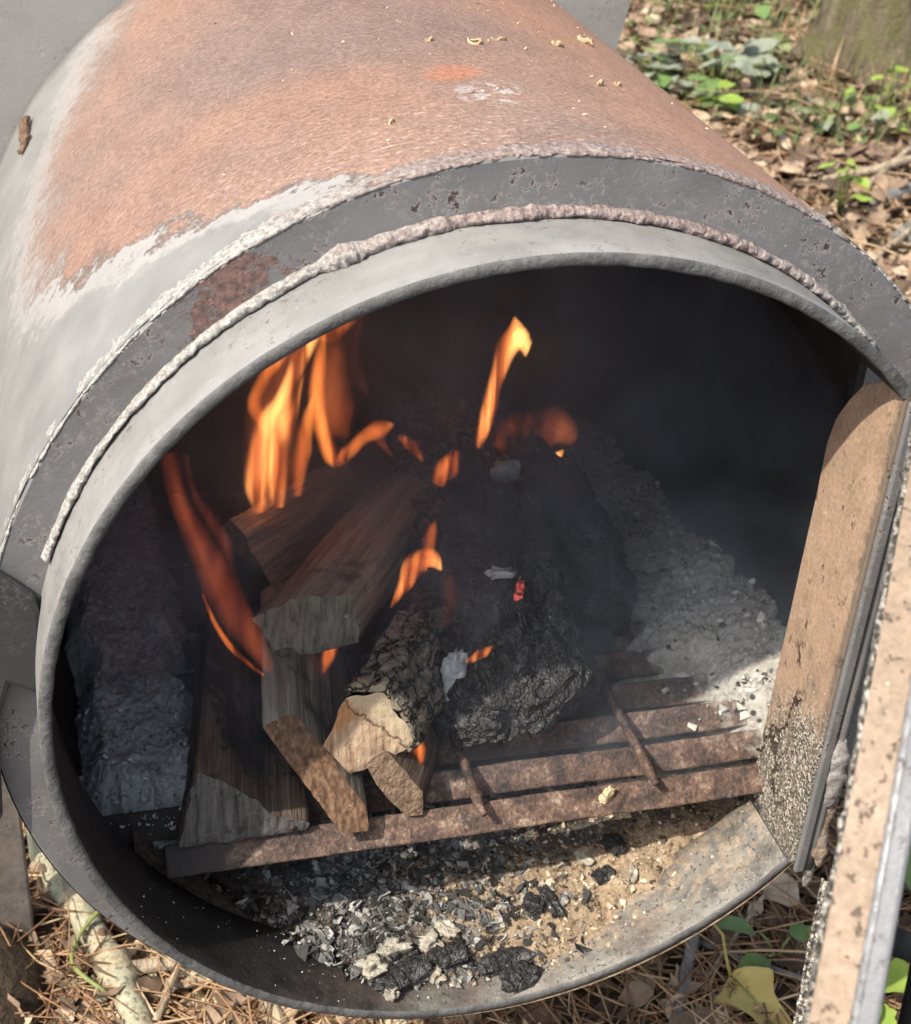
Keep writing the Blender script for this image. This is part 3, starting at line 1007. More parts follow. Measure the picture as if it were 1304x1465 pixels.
M['band'] = m_door_band()
M['crust'] = m_crust()
M['silver'] = m_paint('silvery_weld', .10, .22, .34, (.95, .98, 1.03), .8, scale=190)
rb = door_ring('rim_band', DR - .062, DR - .004, .0025, .0565, M['band'])
rb.data.materials.append(M['crust'])
for k_, p_ in enumerate(rb.data.polygons):
    if k_ < 259 * 5 and k_ % 5 in (3, 4):
        p_.material_index = 1
door_ring('gasket_crust', DR - .064, DR - .010, .057, .063, M['crust'], 420, .010)
nn = 900
V = []
ta = math.acos(-.735 / DR)
for i in range(nn):
    th = -ta + 2 * ta * i / (nn - 1)
    rip = 1 + .20 * nz(th * 45, 2, 0, 1) + .22 * nz(th * 130, 5, 0, 1)
    for k in range(8):
        ph = 2 * math.pi * k / 8
        r = DR - .003 + .007 * rip * math.cos(ph)
        V.append(dpt(.747 + r * math.cos(th), r * math.sin(th), .003 + .0075 * rip * math.sin(ph)))
fix_normals(mk('weld_seam', V, grid_faces(nn, 8, False, True), M['silver'], dob))
hp = [dpt(1.10, -.30, -.022), dpt(1.10, -.30, -.10), dpt(1.10, -.1, -.115), dpt(1.10, .15, -.11), dpt(1.10, .22, -.10), dpt(1.10, .23, -.022)]
V, F = tube(hp, .024, 10)
fix_normals(mk('handle', V, F, M['rubber'], dob))

# ------------------------------------------------------------------ fire grate
grate = empty('fire_grate', 'rusty grate of parallel angle iron bars lying inside the firebox', 'grate', (0, 0, 0))
ZT = -.535
LEG = .075
c45 = LEG * .7071
bar_y = [.245 + .1275 * k for k in range(13)]
prof = [(-c45, -c45), (0, 0), (c45, -c45), (c45 - .012, -c45 - .012), (0, -.024), (-c45 + .012, -c45 - .012)]
for i, y in enumerate(bar_y):
    inner = .965 if y < .3 else 1.075
    hw = math.sqrt(inner ** 2 - (ZT - c45) ** 2) - .01
    x1 = min(hw, .985 if y > .26 else .985)
    nxs = 60
    V = []
    rj = random.Random(40 + i)
    dz = rj.uniform(-.006, .006)
    for k in range(nxs):
        x = -hw + (hw + x1) * k / (nxs - 1)
        wz = .004 * nz(x, y, 0, 3) + dz
        for q, (py, pz) in enumerate(prof):
            V.append((x, y + py + .003 * nz(x, y + 9, q, 12), ZT + pz + wz + .0025 * nz(x, q, y, 25)))
    F = grid_faces(nxs, 6, False, True) + [tuple(range(6)), tuple((nxs - 1) * 6 + k for k in range(6))]
    bevel(fix_normals(mk('bar', V, F, M['grate'], grate, False)), .0012)
for x, y0, y1 in ((.450, .20, 1.7), (-.003, .18, 1.7), (-.46, .22, 1.7)):
    n = 70
    pth = [(x + .006 * nz(y * 2, x, 0, 3), y, ZT + .022 + .004 * nz(y, x, 4, 4)) for y in np.linspace(y0, y1, n)]
    rr = [.013 * (1 + .25 * nz(y * 9, x, 0, 1)) * (1.0 if k > 1 else .7) for k, y in enumerate(np.linspace(y0, y1, n))]
    V, F = tube(pth, rr, 8, .06, 3)
    fix_normals(mk('cross_rod', V, F, M['grate'], grate))


# ------------------------------------------------------------------ firewood
def log(name, label, poly, y0, d, length, body, end, taper=.96, rough=.012, seed=0, tilt=0.0, back=None, bark=None, bark_side=None, group='split logs burning on the grate', endrough=.0035, endname='cut_end', round_end=0.0, crack=0.0):
    """poly: front end outline as (x, z) at y0; d: direction; local frame has Y along the log"""
    d = Vector(d).normalized()
    cx = sum(p[0] for p in poly) / len(poly)
    cz = sum(p[1] for p in poly) / len(poly)
    t = empty(name, label, 'log', (cx, y0, cz), group)
    xa = Vector((1, 0, 0))
    xa = (xa - d * xa.dot(d)).normalized()
    za = xa.cross(d)
    rotm = Matrix((xa, d, za)).transposed()
    t.rotation_euler = rotm.to_euler()
    inv = rotm.transposed()
    # densify outline
    loop = []
    m = len(poly)
    for i in range(m):
        a, b = Vector((*poly[i], 0)), Vector((*poly[(i + 1) % m], 0))
        k = max(2, int((b - a).length / (.0085 if crack else .013)))
        for j in range(k):
            p = a.lerp(b, j / k)
            loop.append((p.x - cx, p.y - cz, i))
    # soften corners
    L = len(loop)
    sm = []
    for i in range(L):
        p, q, r = loop[i - 1], loop[i], loop[(i + 1) % L]
        sm.append(((p[0] + 6 * q[0] + r[0]) / 8, (p[1] + 6 * q[1] + r[1]) / 8, q[2]))
    loop = sm
    ny = max(8, int(length / (.011 if crack else .022)))
    V = []
    for k in range(ny + 1):
        f = k / ny
        sc = 1 - (1 - taper) * f
        if f > .9:
            sc *= 1 - (f - .9) * 2.2
        if round_end and f * length < round_end:
            u = 1 - f * length / round_end
            sc *= math.sqrt(max(.05, 1 - .75 * u * u))
        for (x, z, si) in loop:
            wp = Vector((x * sc, (z * tilt if k == 0 else z * tilt * (1 - f)), z * sc)) 
            p = inv @ Vector((wp.x, wp.y, wp.z)) + Vector((0, f * length, 0))
            nn_ = Vector((x, 0, z)).normalized()
            nv = rough * (fbm(p.x * 6 + seed, p.y * .8, p.z * 6, 3.5, 3) + .5 * nz(p.x, p.y * 2 + seed, p.z, 30))
            nn2 = inv @ nn_
            if crack:
                dd = mn.voronoi(Vector((p.x * 19 + seed, p.y * 6, p.z * 19)) + .5 * mn.noise_vector(p * 14))[0]
                nv += crack * (min(1, (dd[1] - dd[0]) / .34) ** .6 - .7)
            V.append(tuple(p + nn2 * nv))
    F = grid_faces(ny + 1, L, False, True)
    if bark and bark_side:
        def isb(k):
            return loop[k][2] in bark_side
        Fb = [f for f in F if not isb(f[0] % L)]
        Fk = [f for f in F if isb(f[0] % L)]
    else:
        Fb, Fk = F, []
    backface = tuple(ny * L + k for k in range(L))
    ob = mk('split_side', V, Fb + [backface], body, t)
    if Fk:
        used = sorted({i for f in Fk for i in f})
        mp = {v: i for i, v in enumerate(used)}
        Vk = []
        for i in used:
            p = Vector(V[i])
            out = Vector((p.x, 0, p.z)).normalized()
            Vk.append(tuple(p + out * (.010 + .016 * fbm(p.x * 5, p.y * 3, p.z * 5 + seed, 6, 3))))
        obk = mk('bark', Vk, [tuple(mp[i] for i in f) for f in Fk], bark, t)
        sd = obk.modifiers.new('thickness', 'SOLIDIFY')
        sd.thickness = .0035
        sd.offset = 0
    # end face: fine grid fan
    rings = 9
    Ve = []
    for r in range(rings + 1):
        s = r / rings
        for k in range(L):
            p = Vector(V[k]) * s
            if r == rings:
                q = Vector(V[k])
            else:
                base = Vector(V[k])
                q = base * s
                if crack:
                    dd = mn.voronoi(Vector((q.x * 17 + seed, 0, q.z * 17)))[0]
                    q.y -= crack * (min(1, (dd[1] - dd[0]) / .34) ** .6 - .7) * min(1, (1 - s) * 5)
                q.y += -.002 + endrough * fbm(q.x * 3, q.z * 3, seed, 6, 3) * min(1, (1 - s) * 6)
            Ve.append(tuple(q))
    Fe = []
    for r in range(rings):
        for k in range(L):
            k2 = (k + 1) % L
            Fe.append((r * L + k, r * L + k2, (r + 1) * L + k2, (r + 1) * L + k))
    mk(endname, Ve, Fe, end, t)
    return t


log('firewood_log', 'smoke browned split log on top of the pile with its square cut end facing out', [(-.508, -.135), (-.412, -.094), (-.266, -.097), (-.235, -.245), (-.41, -.267), (-.45, -.238)], .55, (.396, .65, -.113), 1.05, M['brownwood'], M['brownend'], .95, .010, 1)
log('firewood_log', 'brown split log at upper left of the pile with large flames rising from it', [(-.537, -.063), (-.513, -.038), (-.470, -.100), (-.405, -.270), (-.469, -.318), (-.52, -.165)], .85, (.29, .45, -.16), .85, M['brownwood'], M['darkwood'], .95, .012, 5)
log('firewood_log', 'scorched log on the far left with a flat grey end resting on the front bar', [(-.677, -.306), (-.609, -.351), (-.504, -.468), (-.416, -.507), (-.424, -.530), (-.723, -.530)], .225, (.07, .41, .0), 1.25, M['darkwood'], M['greyend'], .97, .010, 9)
log('firewood_log', 'small grey split board with a red brown end leaning on the front bars', [(-.517, -.276), (-.44, -.258), (-.383, -.325), (-.288, -.466), (-.285, -.520), (-.350, -.520), (-.361, -.499)], .245, (.12, 1, .10), .60, M['greywood'], M['redend'], .97, .006, 13, .55)
log('firewood_log', 'bark covered log with a bright sunlit pale end at the middle of the pile', [(-.381, -.344), (-.325, -.203), (-.233, -.207), (-.159, -.348), (-.182, -.376), (-.330, -.431)], .29, (.27, .42, -.02), .78, M['darkwood'], M['pinkend'], .97, .008, 17, .1, None, M['bark'], (1, 2, 3))
log('firewood_log', 'thin rust brown wedge of wood under the sunlit log end', [(-.278, -.389), (-.227, -.363), (-.142, -.474), (-.141, -.535), (-.187, -.530), (-.253, -.444)], .25, (.20, .42, -.0), .5, M['darkwood'], M['rustwood'], .97, .005, 21, .3)
log('charred_log', 'big black charred log leaning back at the centre with long silvery cracks', [(-.060, -.520), (-.055, -.42), (.01, -.335), (.12, -.305), (.25, -.315), (.315, -.36), (.305, -.44), (.25, -.515)], .37, (.05, .42, .235), .62, M['char'], M['char'], .95, .030, 25, .0, endrough=.035, endname='burnt_end', round_end=.10, crack=.024)
log('charred_log', 'black charred log in shade at the right of the pile beside the pale ash', [(.42, -.52), (.585, -.50), (.602, -.361), (.539, -.193), (.428, -.10), (.33, -.10), (.31, -.305)], .72, (.03, 1, .0), .75, M['char'], M['char'], .9, .030, 29, endrough=.03, endname='burnt_end', round_end=.12, crack=.018)
log('charred_log', 'grey flecked charred log at the back of the pile under the tall flame', [(.12, -.48), (.09, -.20), (.20, -.13), (.40, -.16), (.53, -.27), (.55, -.48)], 1.18, (-.1, 1, .0), .6, M['char_grey'], M['char_grey'], .9, .035, 33, endrough=.04, endname='burnt_end', round_end=.12, crack=.018)
log('charred_log', 'short black charred chunk wedged behind the sunlit log', [(-.02, -.40), (-.05, -.22), (.04, -.15), (.13, -.19), (.12, -.40)], .78, (.1, 1, .0), .38, M['char_grey'], M['char_grey'], .9, .03, 37, endrough=.03, endname='burnt_end', round_end=.08, crack=.014)
# cream bark scrap below the leaning board
V, F = prism([(-.368, -.505), (-.282, -.480), (-.276, -.512), (-.350, -.532)], 'y', .232, .30)
tag(bevel(fix_normals(mk('wood_scrap', V, F, M['cream'], None, False)), .002), 'cream coloured scrap of sapwood under the red brown board end', 'wood scrap')


# ------------------------------------------------------------------ ash and coals
def chips(name, pts, smin, smax, mat, seed, label, flat=.45, sub=True):
    rnd = random.Random(seed)
    V, F = [], []
    base = [(-1, -1, 0), (1, -1, 0), (1, 1, 0), (-1, 1, 0), (0, 0, 1), (0, 0, -1)]
    fac = [(0, 1, 4), (1, 2, 4), (2, 3, 4), (3, 0, 4), (1, 0, 5), (2, 1, 5), (3, 2, 5), (0, 3, 5)]
    for (x, y, z) in pts:
        s = smin * (smax / smin) ** (rnd.random() ** 2.6)
        rot = Matrix.Rotation(rnd.random() * 6.28, 3, 'Z') @ Matrix.Rotation(rnd.gauss(0, .5), 3, 'X') @ Matrix.Rotation(rnd.gauss(0, .5), 3, 'Y')
        asp = rnd.uniform(.4, 1)
        b = len(V)
        if flat < .5:
            kk = rnd.choice((5, 6, 7))
            cu, cv = rnd.gauss(0, .5), rnd.gauss(0, .35)
            a0 = rnd.random() * 6.28
            ring = []
            for q_ in range(kk):
                th = a0 + 6.283 * q_ / kk
                rr_ = s * rnd.uniform(.5, 1.25)
                ring.append((math.cos(th) * rr_, math.sin(th) * rr_ * asp))
            tk = .10 * s
            for sg in (1, -1):
                for (px, py) in ring:
                    p = rot @ Vector((px, py, (cu * px * px + cv * px * py) / s + sg * tk * .5))
                    V.append((x + p.x, y + p.y, z + p.z))
                p = rot @ Vector((0, 0, s * .12 + sg * tk * .5))
                V.append((x + p.x, y + p.y, z + p.z))
            for q_ in range(kk):
                q2 = (q_ + 1) % kk
                F.append((b + q_, b + q2, b + kk))
                F.append((b + kk + 1 + q2, b + kk + 1 + q_, b + 2 * kk + 1))
                F.append((b + q2, b + q_, b + kk + 1 + q_, b + kk + 1 + q2))
            continue
        for (px, py, pz) in base:
            j = rnd.uniform(.55, 1.25)
            p = rot @ Vector((px * s * j, py * s * asp * j, pz * s * flat * j + .3 * s * rnd.uniform(-1, 1) * (abs(pz) < .5) * flat))
            V.append((x + p.x, y + p.y, z + p.z))
        F += [tuple(b + i for i in f) for f in fac]
    o = mk(name, V, F, mat, None, False)
    return tag(o, label, None, None, 'stuff')


def zc_in(x, r=.972):
    return -math.sqrt(max(1e-4, r * r - x * x))


def bed_edge(x):
    pts = [(-.80, .40), (-.66, .34), (-.52, .24), (-.43, .15), (-.28, .08), (-.1, .085), (.08, .09), (.2, .07), (.45, .11), (.60, .15), (.70, .19), (.78, .24)]
    xs, ys = zip(*pts)
    return float(np.interp(x, xs, ys)) + .03 * nz(x, 0, 0, 9) + .014 * nz(x, 3, 0, 30)


def bed_h(x, y):
    if y < .225:
        zf = zc_in(x)
    else:
        zf = -math.sqrt(max(1e-4, 1.083 ** 2 - x * x))
    e = bed_edge(x)
    u = (y - e) / .10
    top = -.925 + .18 * min(y, .6) + .13 * max(0, x - .1) + .10 * max(0, x - .35) - .02 * max(0, -x)
    th = max(0, min(1, u)) ** .7
    hgt = max(top, (zc_in(x) if y < .225 else zf) + .012 * th)
    h = zc_in(x) - .03 + (hgt - zc_in(x) + .03) * th
    return h + th * (.018 * nz(x, y, 0, 8) + .014 * nz(x, y, 2, 22) + .010 * nz(x, y, 5, 55))


xs = np.linspace(-.82, .80, 200)
V, vi = [], {}
ny = 70
for i, x in enumerate(xs):
    for y in np.linspace(.0, .95, ny):
        V.append((x, y, bed_h(x, y)))
F = grid_faces(len(xs), ny)
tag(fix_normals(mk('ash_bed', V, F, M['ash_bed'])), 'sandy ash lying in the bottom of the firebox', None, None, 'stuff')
rnd = random.Random(5)
pg, pt = [], []
while len(pg) < 7000:
    x, y = rnd.gauss(-.22, .24), rnd.uniform(.06, .65)
    if -.68 < x < .30 and y > bed_edge(x) - .02 + abs(rnd.gauss(0, .02)):
        pg.append((x, y, max(bed_h(x, y), zc_in(x) if y < .22 else -9) + .004))
while len(pt) < 5500:
    x, y = rnd.uniform(-.1, .78), rnd.uniform(.06, .6)
    if y > bed_edge(x) - .02:
        pt.append((x, y, max(bed_h(x, y), zc_in(x) if y < .22 else -9) + .003))
chips('ash_flakes', pg, .003, .026, M['flakes_grey'], 1, 'grey ash flakes heaped under the grate on the left', .28)
chips('ash_crumbs', pt, .0013, .011, M['flakes_tan'], 2, 'sandy crumbs and bits of charcoal under the grate on the right', .7)
pd = []
while len(pd) < 190:
    th = math.radians(rnd.uniform(-150, -48))
    y = rnd.uniform(.01, .20)
    if rnd.random() < .25 + y * 3:
        r = .968
        pd.append((r * math.cos(th), y, r * math.sin(th)))
chips('dust_specks', pd, .001, .0036, M['flakes_pale'], 3, 'pale specks of ash scattered over the firebox lip')

# pale ash bank on the right
def bank_r(x, y):
    top = float(np.interp(y, [.3, .5, .7, .96, 1.2, 1.78, 2.1], [-.46, -.42, -.395, -.41, -.45, -.485, -.52]))
    xl = float(np.interp(y, [.3, .40, .47, .60, .8, 1.2, 1.6, 2.1], [.97, .88, .80, .77, .66, .50, .43, .40]))
    xl += .05 * nz(y, 1, 0, 6) + .05 * nz(y, 1, 0, 17) + .03 * nz(y, 4, 0, 40)
    u = (x - xl) / max(.08, (1.02 - xl))
    v = max(-.3, min(1.1, u))
    h = -.575 + (top + .575) * (v ** .65 if v > 0 else v * 1.5)
    rr = 1.0 if u > 0 else 0.3
    return h + rr * (.030 * nz(x, y, 0, 6) + .020 * nz(x, y, 3, 15) + .011 * nz(x, y, 6, 40) + .010 * nz(x, y, 9, 95))


V = [(x, y, bank_r(x, y)) for x in np.linspace(.36, 1.085, 190) for y in np.linspace(.31, 2.08, 420)]
tag(fix_normals(mk('ash_bank', V, grid_faces(190, 420), M['ash_right'])), 'pale ash banked against the right wall above the grate', None, None, 'stuff')
pr_ = []
while len(pr_) < 3600:
    x, y = rnd.uniform(.45, 1.05), .33 + 1.5 * rnd.random() ** 1.5
    h = bank_r(x, y)
    if h > -.575:
        pr_.append((x, y, h + .003))
chips('ash_flakes', pr_[::2], .0015, .010, M['flakes_pale'], 4, 'pale ash flakes on the bank at the right wall', .3)
for _ in range(420):
    y = bar_y[rnd.choice((1, 2, 2, 3, 3, 4, 5))] - .002 - rnd.random() * .04
    xl = float(np.interp(y, [.3, .40, .47, .60, .8, 1.2], [.93, .84, .76, .72, .60, .46]))
    x = xl + rnd.gauss(0, .06)
    if x < .88:
        pr_.append((x, y, ZT - abs(y - min(bar_y, key=lambda q: abs(q - y - .02))) + .004))
pc = [p for p in pr_ if rnd.random() < .10 and p[0] > .6]
chips('ash_flakes', pc, .006, .019, M['flakes_pale'], 14, 'crumbly pale clumps of ash on the right bank', .7)
pk = [p for p in pr_ if rnd.random() < .035]
chips('charcoal_bits', pk, .006, .022, M['coal'], 5, 'small black charcoal bits on the pale ash bank', .5)


def bank_l(x, y):
    u = min(1, max(0, (y - .33 - .16 * abs(fbm(x, 3, 0, 6, 3))) / .12)) ** .6
    edge = min(1, max(0, (-.60 + .05 * nz(y, 4, 0, 5) - x) / .07)) * min(1, max(0, (x + .925 + .05 * nz(y, 8, 0, 6)) / .06))
    return -.63 + .03 * u + (.11 + .02 * (y - .8)) * u * edge + u * (.030 * nz(x, y, 0, 6) + .018 * nz(x, y, 3, 17) + .010 * nz(x, y, 7, 48) + .009 * nz(x, y, 9, 105))


V = [(x, y, bank_l(x, y)) for x in np.linspace(-.97, -.5, 130) for y in np.linspace(.335, 1.9, 370)]
tag(fix_normals(mk('ash_bank', V, grid_faces(130, 370), M['ash_left'])), 'grey ash with sky blue tint heaped along the left wall beside the logs', None, None, 'stuff')
pl = []
while len(pl) < 4200:
    x, y = rnd.uniform(-.93, -.57), .35 + 1.4 * rnd.random() ** 1.4
    h = bank_l(x, y)
    if h > -.575:
        pl.append((x, y, h + .004))
pl = pl[::2] + [(rnd.uniform(-.88, -.64), .372 - abs(rnd.gauss(0, .03)), ZT - .012) for _ in range(60)]
chips('ash_flakes', pl[::1], .002, .012, M['flakes_blue'], 6, 'sky tinted grey ash flakes on the heap at the left wall', .3)


def lump(name, label, cat, c, size, mat, seed, group=None, n=20, rough=.35, parent=None):
    """an irregular faceted lump"""
    V, F = [], []
    nu, nv = n, max(8, n // 2)
    V.append((0, 0, -size[2]))
    for j in range(1, nv):
        ph = math.pi * j / nv - math.pi / 2
        for i in range(nu):
            th = 2 * math.pi * i / nu
            d = Vector((math.cos(ph) * math.cos(th), math.cos(ph) * math.sin(th), math.sin(ph)))
            q = [math.copysign(abs(v) ** .7, v) for v in d]
            k = 1 + rough * (fbm(d.x + seed * 3.1, d.y, d.z, 1.6, 3) + .45 * nz(d.x, d.y + seed, d.z, 7))
            V.append((q[0] * size[0] * k, q[1] * size[1] * k, q[2] * size[2] * k))
    V.append((0, 0, size[2]))
    for i in range(nu):
        F.append((0, 1 + (i + 1) % nu, 1 + i))
    for j in range(nv - 2):
        for i in range(nu):
            a = 1 + j * nu
            F.append((a + i, a + (i + 1) % nu, a + nu + (i + 1) % nu, a + nu + i))
    last = len(V) - 1
    a = 1 + (nv - 2) * nu
    for i in range(nu):
        F.append((a + i, a + (i + 1) % nu, last))
    o = mk(name, V, F, mat, parent, True)
    o.location = Vector(c) * S
    o.rotation_euler = (random.Random(seed).uniform(-.3, .3), random.Random(seed + 1).uniform(-.3, .3), random.Random(seed + 2).uniform(0, 3.1))
    return tag(o, label, cat, group) if label else o


GC = 'bits of charcoal on the ash under the grate'
def bz(x, y, up=.0):
    return max(bed_h(x, y), zc_in(x) if y < .22 else -9) + up


for (x, y, sz, rz, lab) in ((.205, .205, (.016, .055, .016), .2, 'narrow upright finger of charcoal in the sandy ash'),
                            (.075, .115, (.085, .030, .022), .25, 'long cracked piece of charcoal lying near the lip'),
                            (.085, .050, (.055, .032, .026), .35, 'squat square charcoal lump nearest the lip'),
                            (.16, .20, (.030, .03, .025), 1., 'rounded charcoal crumb beside the upright finger'),
                            (.36, .235, (.030, .02, .016), .5, 'small charcoal stone at the right of the ash'),
                            (.41, .30, (.032, .025, .02), 2., 'charcoal lump with white flecks far right of the ash'),
                            (-.20, .10, (.075, .03, .028), .4, 'dark charred chunk near the lip at the middle left'),
                            (-.08, .13, (.05, .03, .02), .1, 'flat dark charcoal shard between pale ash lumps')):
    o = lump('charcoal_piece', lab, 'charcoal', (x, y, bz(x, y, sz[2] * .5)), sz, M['coal'], int(x * 100 + 50), GC)
    o.rotation_euler = (.1, .0, rz)
GW = 'white ash lumps near the lip'
for (x, y, sz, lab) in ((-.275, .115, (.030, .024, .024), 'crumbly white ash lump furthest left near the lip'),
                        (-.215, .155, (.036, .018, .024), 'cream ridged ash lump on top of the dark chunk'),
                        (-.12, .165, (.030, .024, .02), 'pale ash lump left of the white chip'),
                        (-.075, .175, (.030, .016, .010), 'bright white flat chip at the edge of the sandy ash'),
                        (-.12, .10, (.026, .018, .016), 'small cream ash crumb beside the charcoal shard'),
                        (.33, .30, (.018, .026, .010), 'small white chip in the sandy ash under the front bar'),
                        (.43, .215, (.022, .012, .009), 'cream splinter on the sandy ash at the right'),
                        (-.245, .05, (.018, .015, .012), 'tiny white ash crumb on the dark lip')):
    lump('ash_lump', lab, 'ash', (x, y, bz(x, y, sz[2] * .4)), sz, M['white_ash'], int(abs(x) * 1000 + 7), GW, 22, .8)
lump('resin_drip', 'yellow crumb stuck on the front grate bar', 'crumb', (.33, .225, ZT - .022), (.018, .012, .028), M['cream'], 77)

# ash flakes on the charred log and glowing embers
for (x, y, z, sz, lab) in ((.10, .52, -.055, (.030, .02, .012), 'pale ash flake at the front of the charred log top'),
                           (.235, .95, -.115, (.05, .03, .018), 'grey ash clump on top of the charred log'),
                           (.27, 1.03, -.08, (.035, .03, .03), 'second grey ash clump above the first one'),
                           (.34, .92, -.13, (.03, .025, .02), 'small grey ash flake right of the clumps'),
                           (-.01, .47, -.32, (.030, .02, .07), 'lilac grey ash sheet peeling between two logs')):
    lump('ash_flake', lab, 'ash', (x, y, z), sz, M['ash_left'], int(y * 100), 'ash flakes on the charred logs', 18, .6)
M['ember'] = m_glow('glowing_ember', (1.0, .13, .10), .36)
lump('ember', 'pinkish red glowing ember on top of the charred log', 'ember', (.12, .43, -.045), (.010, .010, .034), M['ember'], 91, 'glowing embers', 20, .5)
lump('ember', 'thin orange ember streak low between the logs', 'ember', (.085, .41, -.37), (.018, .012, .008), M['ember'], 92, 'glowing embers', 16, .4)


# ------------------------------------------------------------------ flames
def tongue(path, wid, dep, mat, parent, name='tongue', seed=0, seg=24):
    """closed lens-shaped body: path of centre points, half widths and half depths"""
    P = [Vector(p) for p in path]
    n0 = len(P)
    N = 34
    V = []
    tt = np.linspace(0, 1, n0)
    pts = np.array([tuple(p) for p in P])
    U = np.linspace(0, 1, N)
    # smooth interpolation (Catmull-Rom)
    def cr(arr, u):
        f = u * (n0 - 1)
        i = min(int(f), n0 - 2)
        t = f - i
        p0, p1, p2, p3 = arr[max(i - 1, 0)], arr[i], arr[i + 1], arr[min(i + 2, n0 - 1)]
        return .5 * (2 * p1 + (p2 - p0) * t + (2 * p0 - 5 * p1 + 4 * p2 - p3) * t * t + (3 * p1 - p0 - 3 * p2 + p3) * t ** 3)
    wa = np.array(wid, float)
    for i, u in enumerate(U):
        c = Vector(cr(pts, u))
        wv = max(.0012, float(cr(wa, u)))
        u2 = min(1, u + .02)
        u1 = max(0, u - .02)
        tg = Vector(cr(pts, u2)) - Vector(cr(pts, u1))
        tg.normalize()
        side = tg.cross(Vector((.15, 1, -.3))).normalized()
        nrm = side.cross(tg).normalized()
        wob = .18 * nz(u * 6, seed, 0, 1)
        c = c + side * (wv * wob)
        for k in range(seg):
            th = 2 * math.pi * k / seg
            V.append(tuple(c + side * (math.cos(th) * wv * 1.22) + nrm * (math.copysign(abs(math.sin(th)) ** 3.4, math.sin(th)) * wv * dep * 1.35)))
    F = grid_faces(N, seg, False, True) + [tuple(range(seg)), tuple((N - 1) * seg + k for k in range(seg))]
    return fix_normals(mk(name, V, F, mat, parent))


M['fl_hot'] = m_flame('flame_bright', 200)
M['fl_mid'] = m_flame('flame_orange', 120, (1, .30, .06), (1, .15, .025))
M['fl_dim'] = m_flame('flame_faint', 12, (1, .22, .06), (.8, .12, .03), 18)
M['fl_sheet'] = m_flame('flame_sheet', 12, (1, .20, .065), (.8, .12, .045), 16, .34, .66, .25)
GF = 'flames rising from the logs'


def flame(label, parts):
    t = empty('flame', label, 'flame', parts[0][0][0], GF)
    off = -Vector(parts[0][0][0])
    for k, (path, wid, dep, mat) in enumerate(parts):
        tongue([tuple(Vector(p) + off) for p in path], wid, dep, M[mat], t, 'tongue', len(label) + k)


flame('big bright flame on the upper left log, several tongues joined at the base', [
    ([(-.415, .95, -.095), (-.425, .97, -.02), (-.410, .98, .06), (-.385, 1.0, .14), (-.350, 1.0, .21), (-.318, 1.0, .30), (-.29, 1.0, .40), (-.27, 1.0, .52)], [.016, .030, .034, .030, .022, .020, .030, .012], .55, 'fl_hot'),
    ([(-.375, .95, -.085), (-.372, .97, .0), (-.365, .98, .07), (-.345, 1.0, .13), (-.325, 1.0, .19), (-.300, 1.0, .27)], [.018, .030, .026, .022, .014, .002], .5, 'fl_hot'),
    ([(-.325, .95, -.055), (-.318, .97, .02), (-.302, .98, .09), (-.286, 1.0, .16), (-.275, 1.0, .215)], [.012, .022, .020, .013, .002], .55, 'fl_mid'),
    ([(-.385, 1.0, .09), (-.410, 1.0, .15), (-.425, 1.0, .20), (-.405, 1.0, .26), (-.37, 1.0, .32), (-.345, 1.0, .40), (-.33, 1.0, .5)], [.006, .016, .018, .016, .020, .024, .01], .6, 'fl_mid'),
    ([(-.37, 1.02, -.08), (-.375, 1.02, .08), (-.36, 1.02, .22), (-.33, 1.02, .36), (-.28, 1.02, .52)], [.05, .075, .06, .07, .05], .4, 'fl_dim'),
    ([(-.245, 1.05, .34), (-.215, 1.05, .42), (-.19, 1.05, .52)], [.03, .05, .03], .5, 'fl_mid')])
flame('hook shaped orange flame curling down over the middle of the pile', [
    ([(-.245, 1.02, .40), (-.262, 1.0, .30), (-.268, 1.0, .20), (-.250, 1.0, .10), (-.222, .98, .030), (-.185, .98, .050), (-.145, .98, .085), (-.10, .98, .112), (-.065, .98, .12)], [.006, .016, .020, .020, .022, .018, .018, .022, .004], .6, 'fl_mid'),
    ([(-.225, 1.02, .36), (-.235, 1.0, .24), (-.215, 1.0, .13), (-.18, 1.0, .08)], [.03, .05, .045, .01], .5, 'fl_dim'),
    ([(-.12, 1.05, .10), (-.09, 1.05, .04), (-.045, 1.05, -.02)], [.010, .014, .003], .7, 'fl_dim'),
    ([(-.15, 1.05, .50), (-.185, 1.05, .36), (-.165, 1.05, .26), (-.12, 1.05, .17)], [.04, .045, .03, .008], .45, 'fl_dim')])
flame('tall narrow bright flame alone at the centre back', [
    ([(.240, 1.2, -.10), (.250, 1.2, -.05), (.262, 1.2, .02), (.272, 1.2, .10), (.290, 1.2, .18), (.318, 1.2, .245), (.312, 1.2, .305)], [.008, .018, .022, .019, .024, .030, .002], .8, 'fl_hot'),
    ([(.325, 1.2, .26), (.345, 1.2, .22), (.355, 1.2, .18)], [.02, .022, .003], .7, 'fl_hot')])
flame('faint wide ghost of flame behind the tall narrow flame', [
    ([(.33, 1.3, -.22), (.40, 1.3, -.14), (.50, 1.3, -.11), (.57, 1.3, -.16)], [.05, .07, .06, .02], .5, 'fl_dim'),
    ([(.46, 1.22, -.20), (.485, 1.22, -.17), (.505, 1.22, -.14)], [.010, .016, .004], .9, 'fl_hot')])
flame('small upright flame at the top of the dark log left of the ash clumps', [
    ([(.065, 1.0, -.085), (.09, 1.0, -.04), (.118, 1.0, .015)], [.018, .03, .012], .5, 'fl_mid'),
    ([(.14, 1.2, -.02), (.17, 1.2, .03), (.198, 1.2, .08)], [.022, .022, .003], .5, 'fl_dim')])
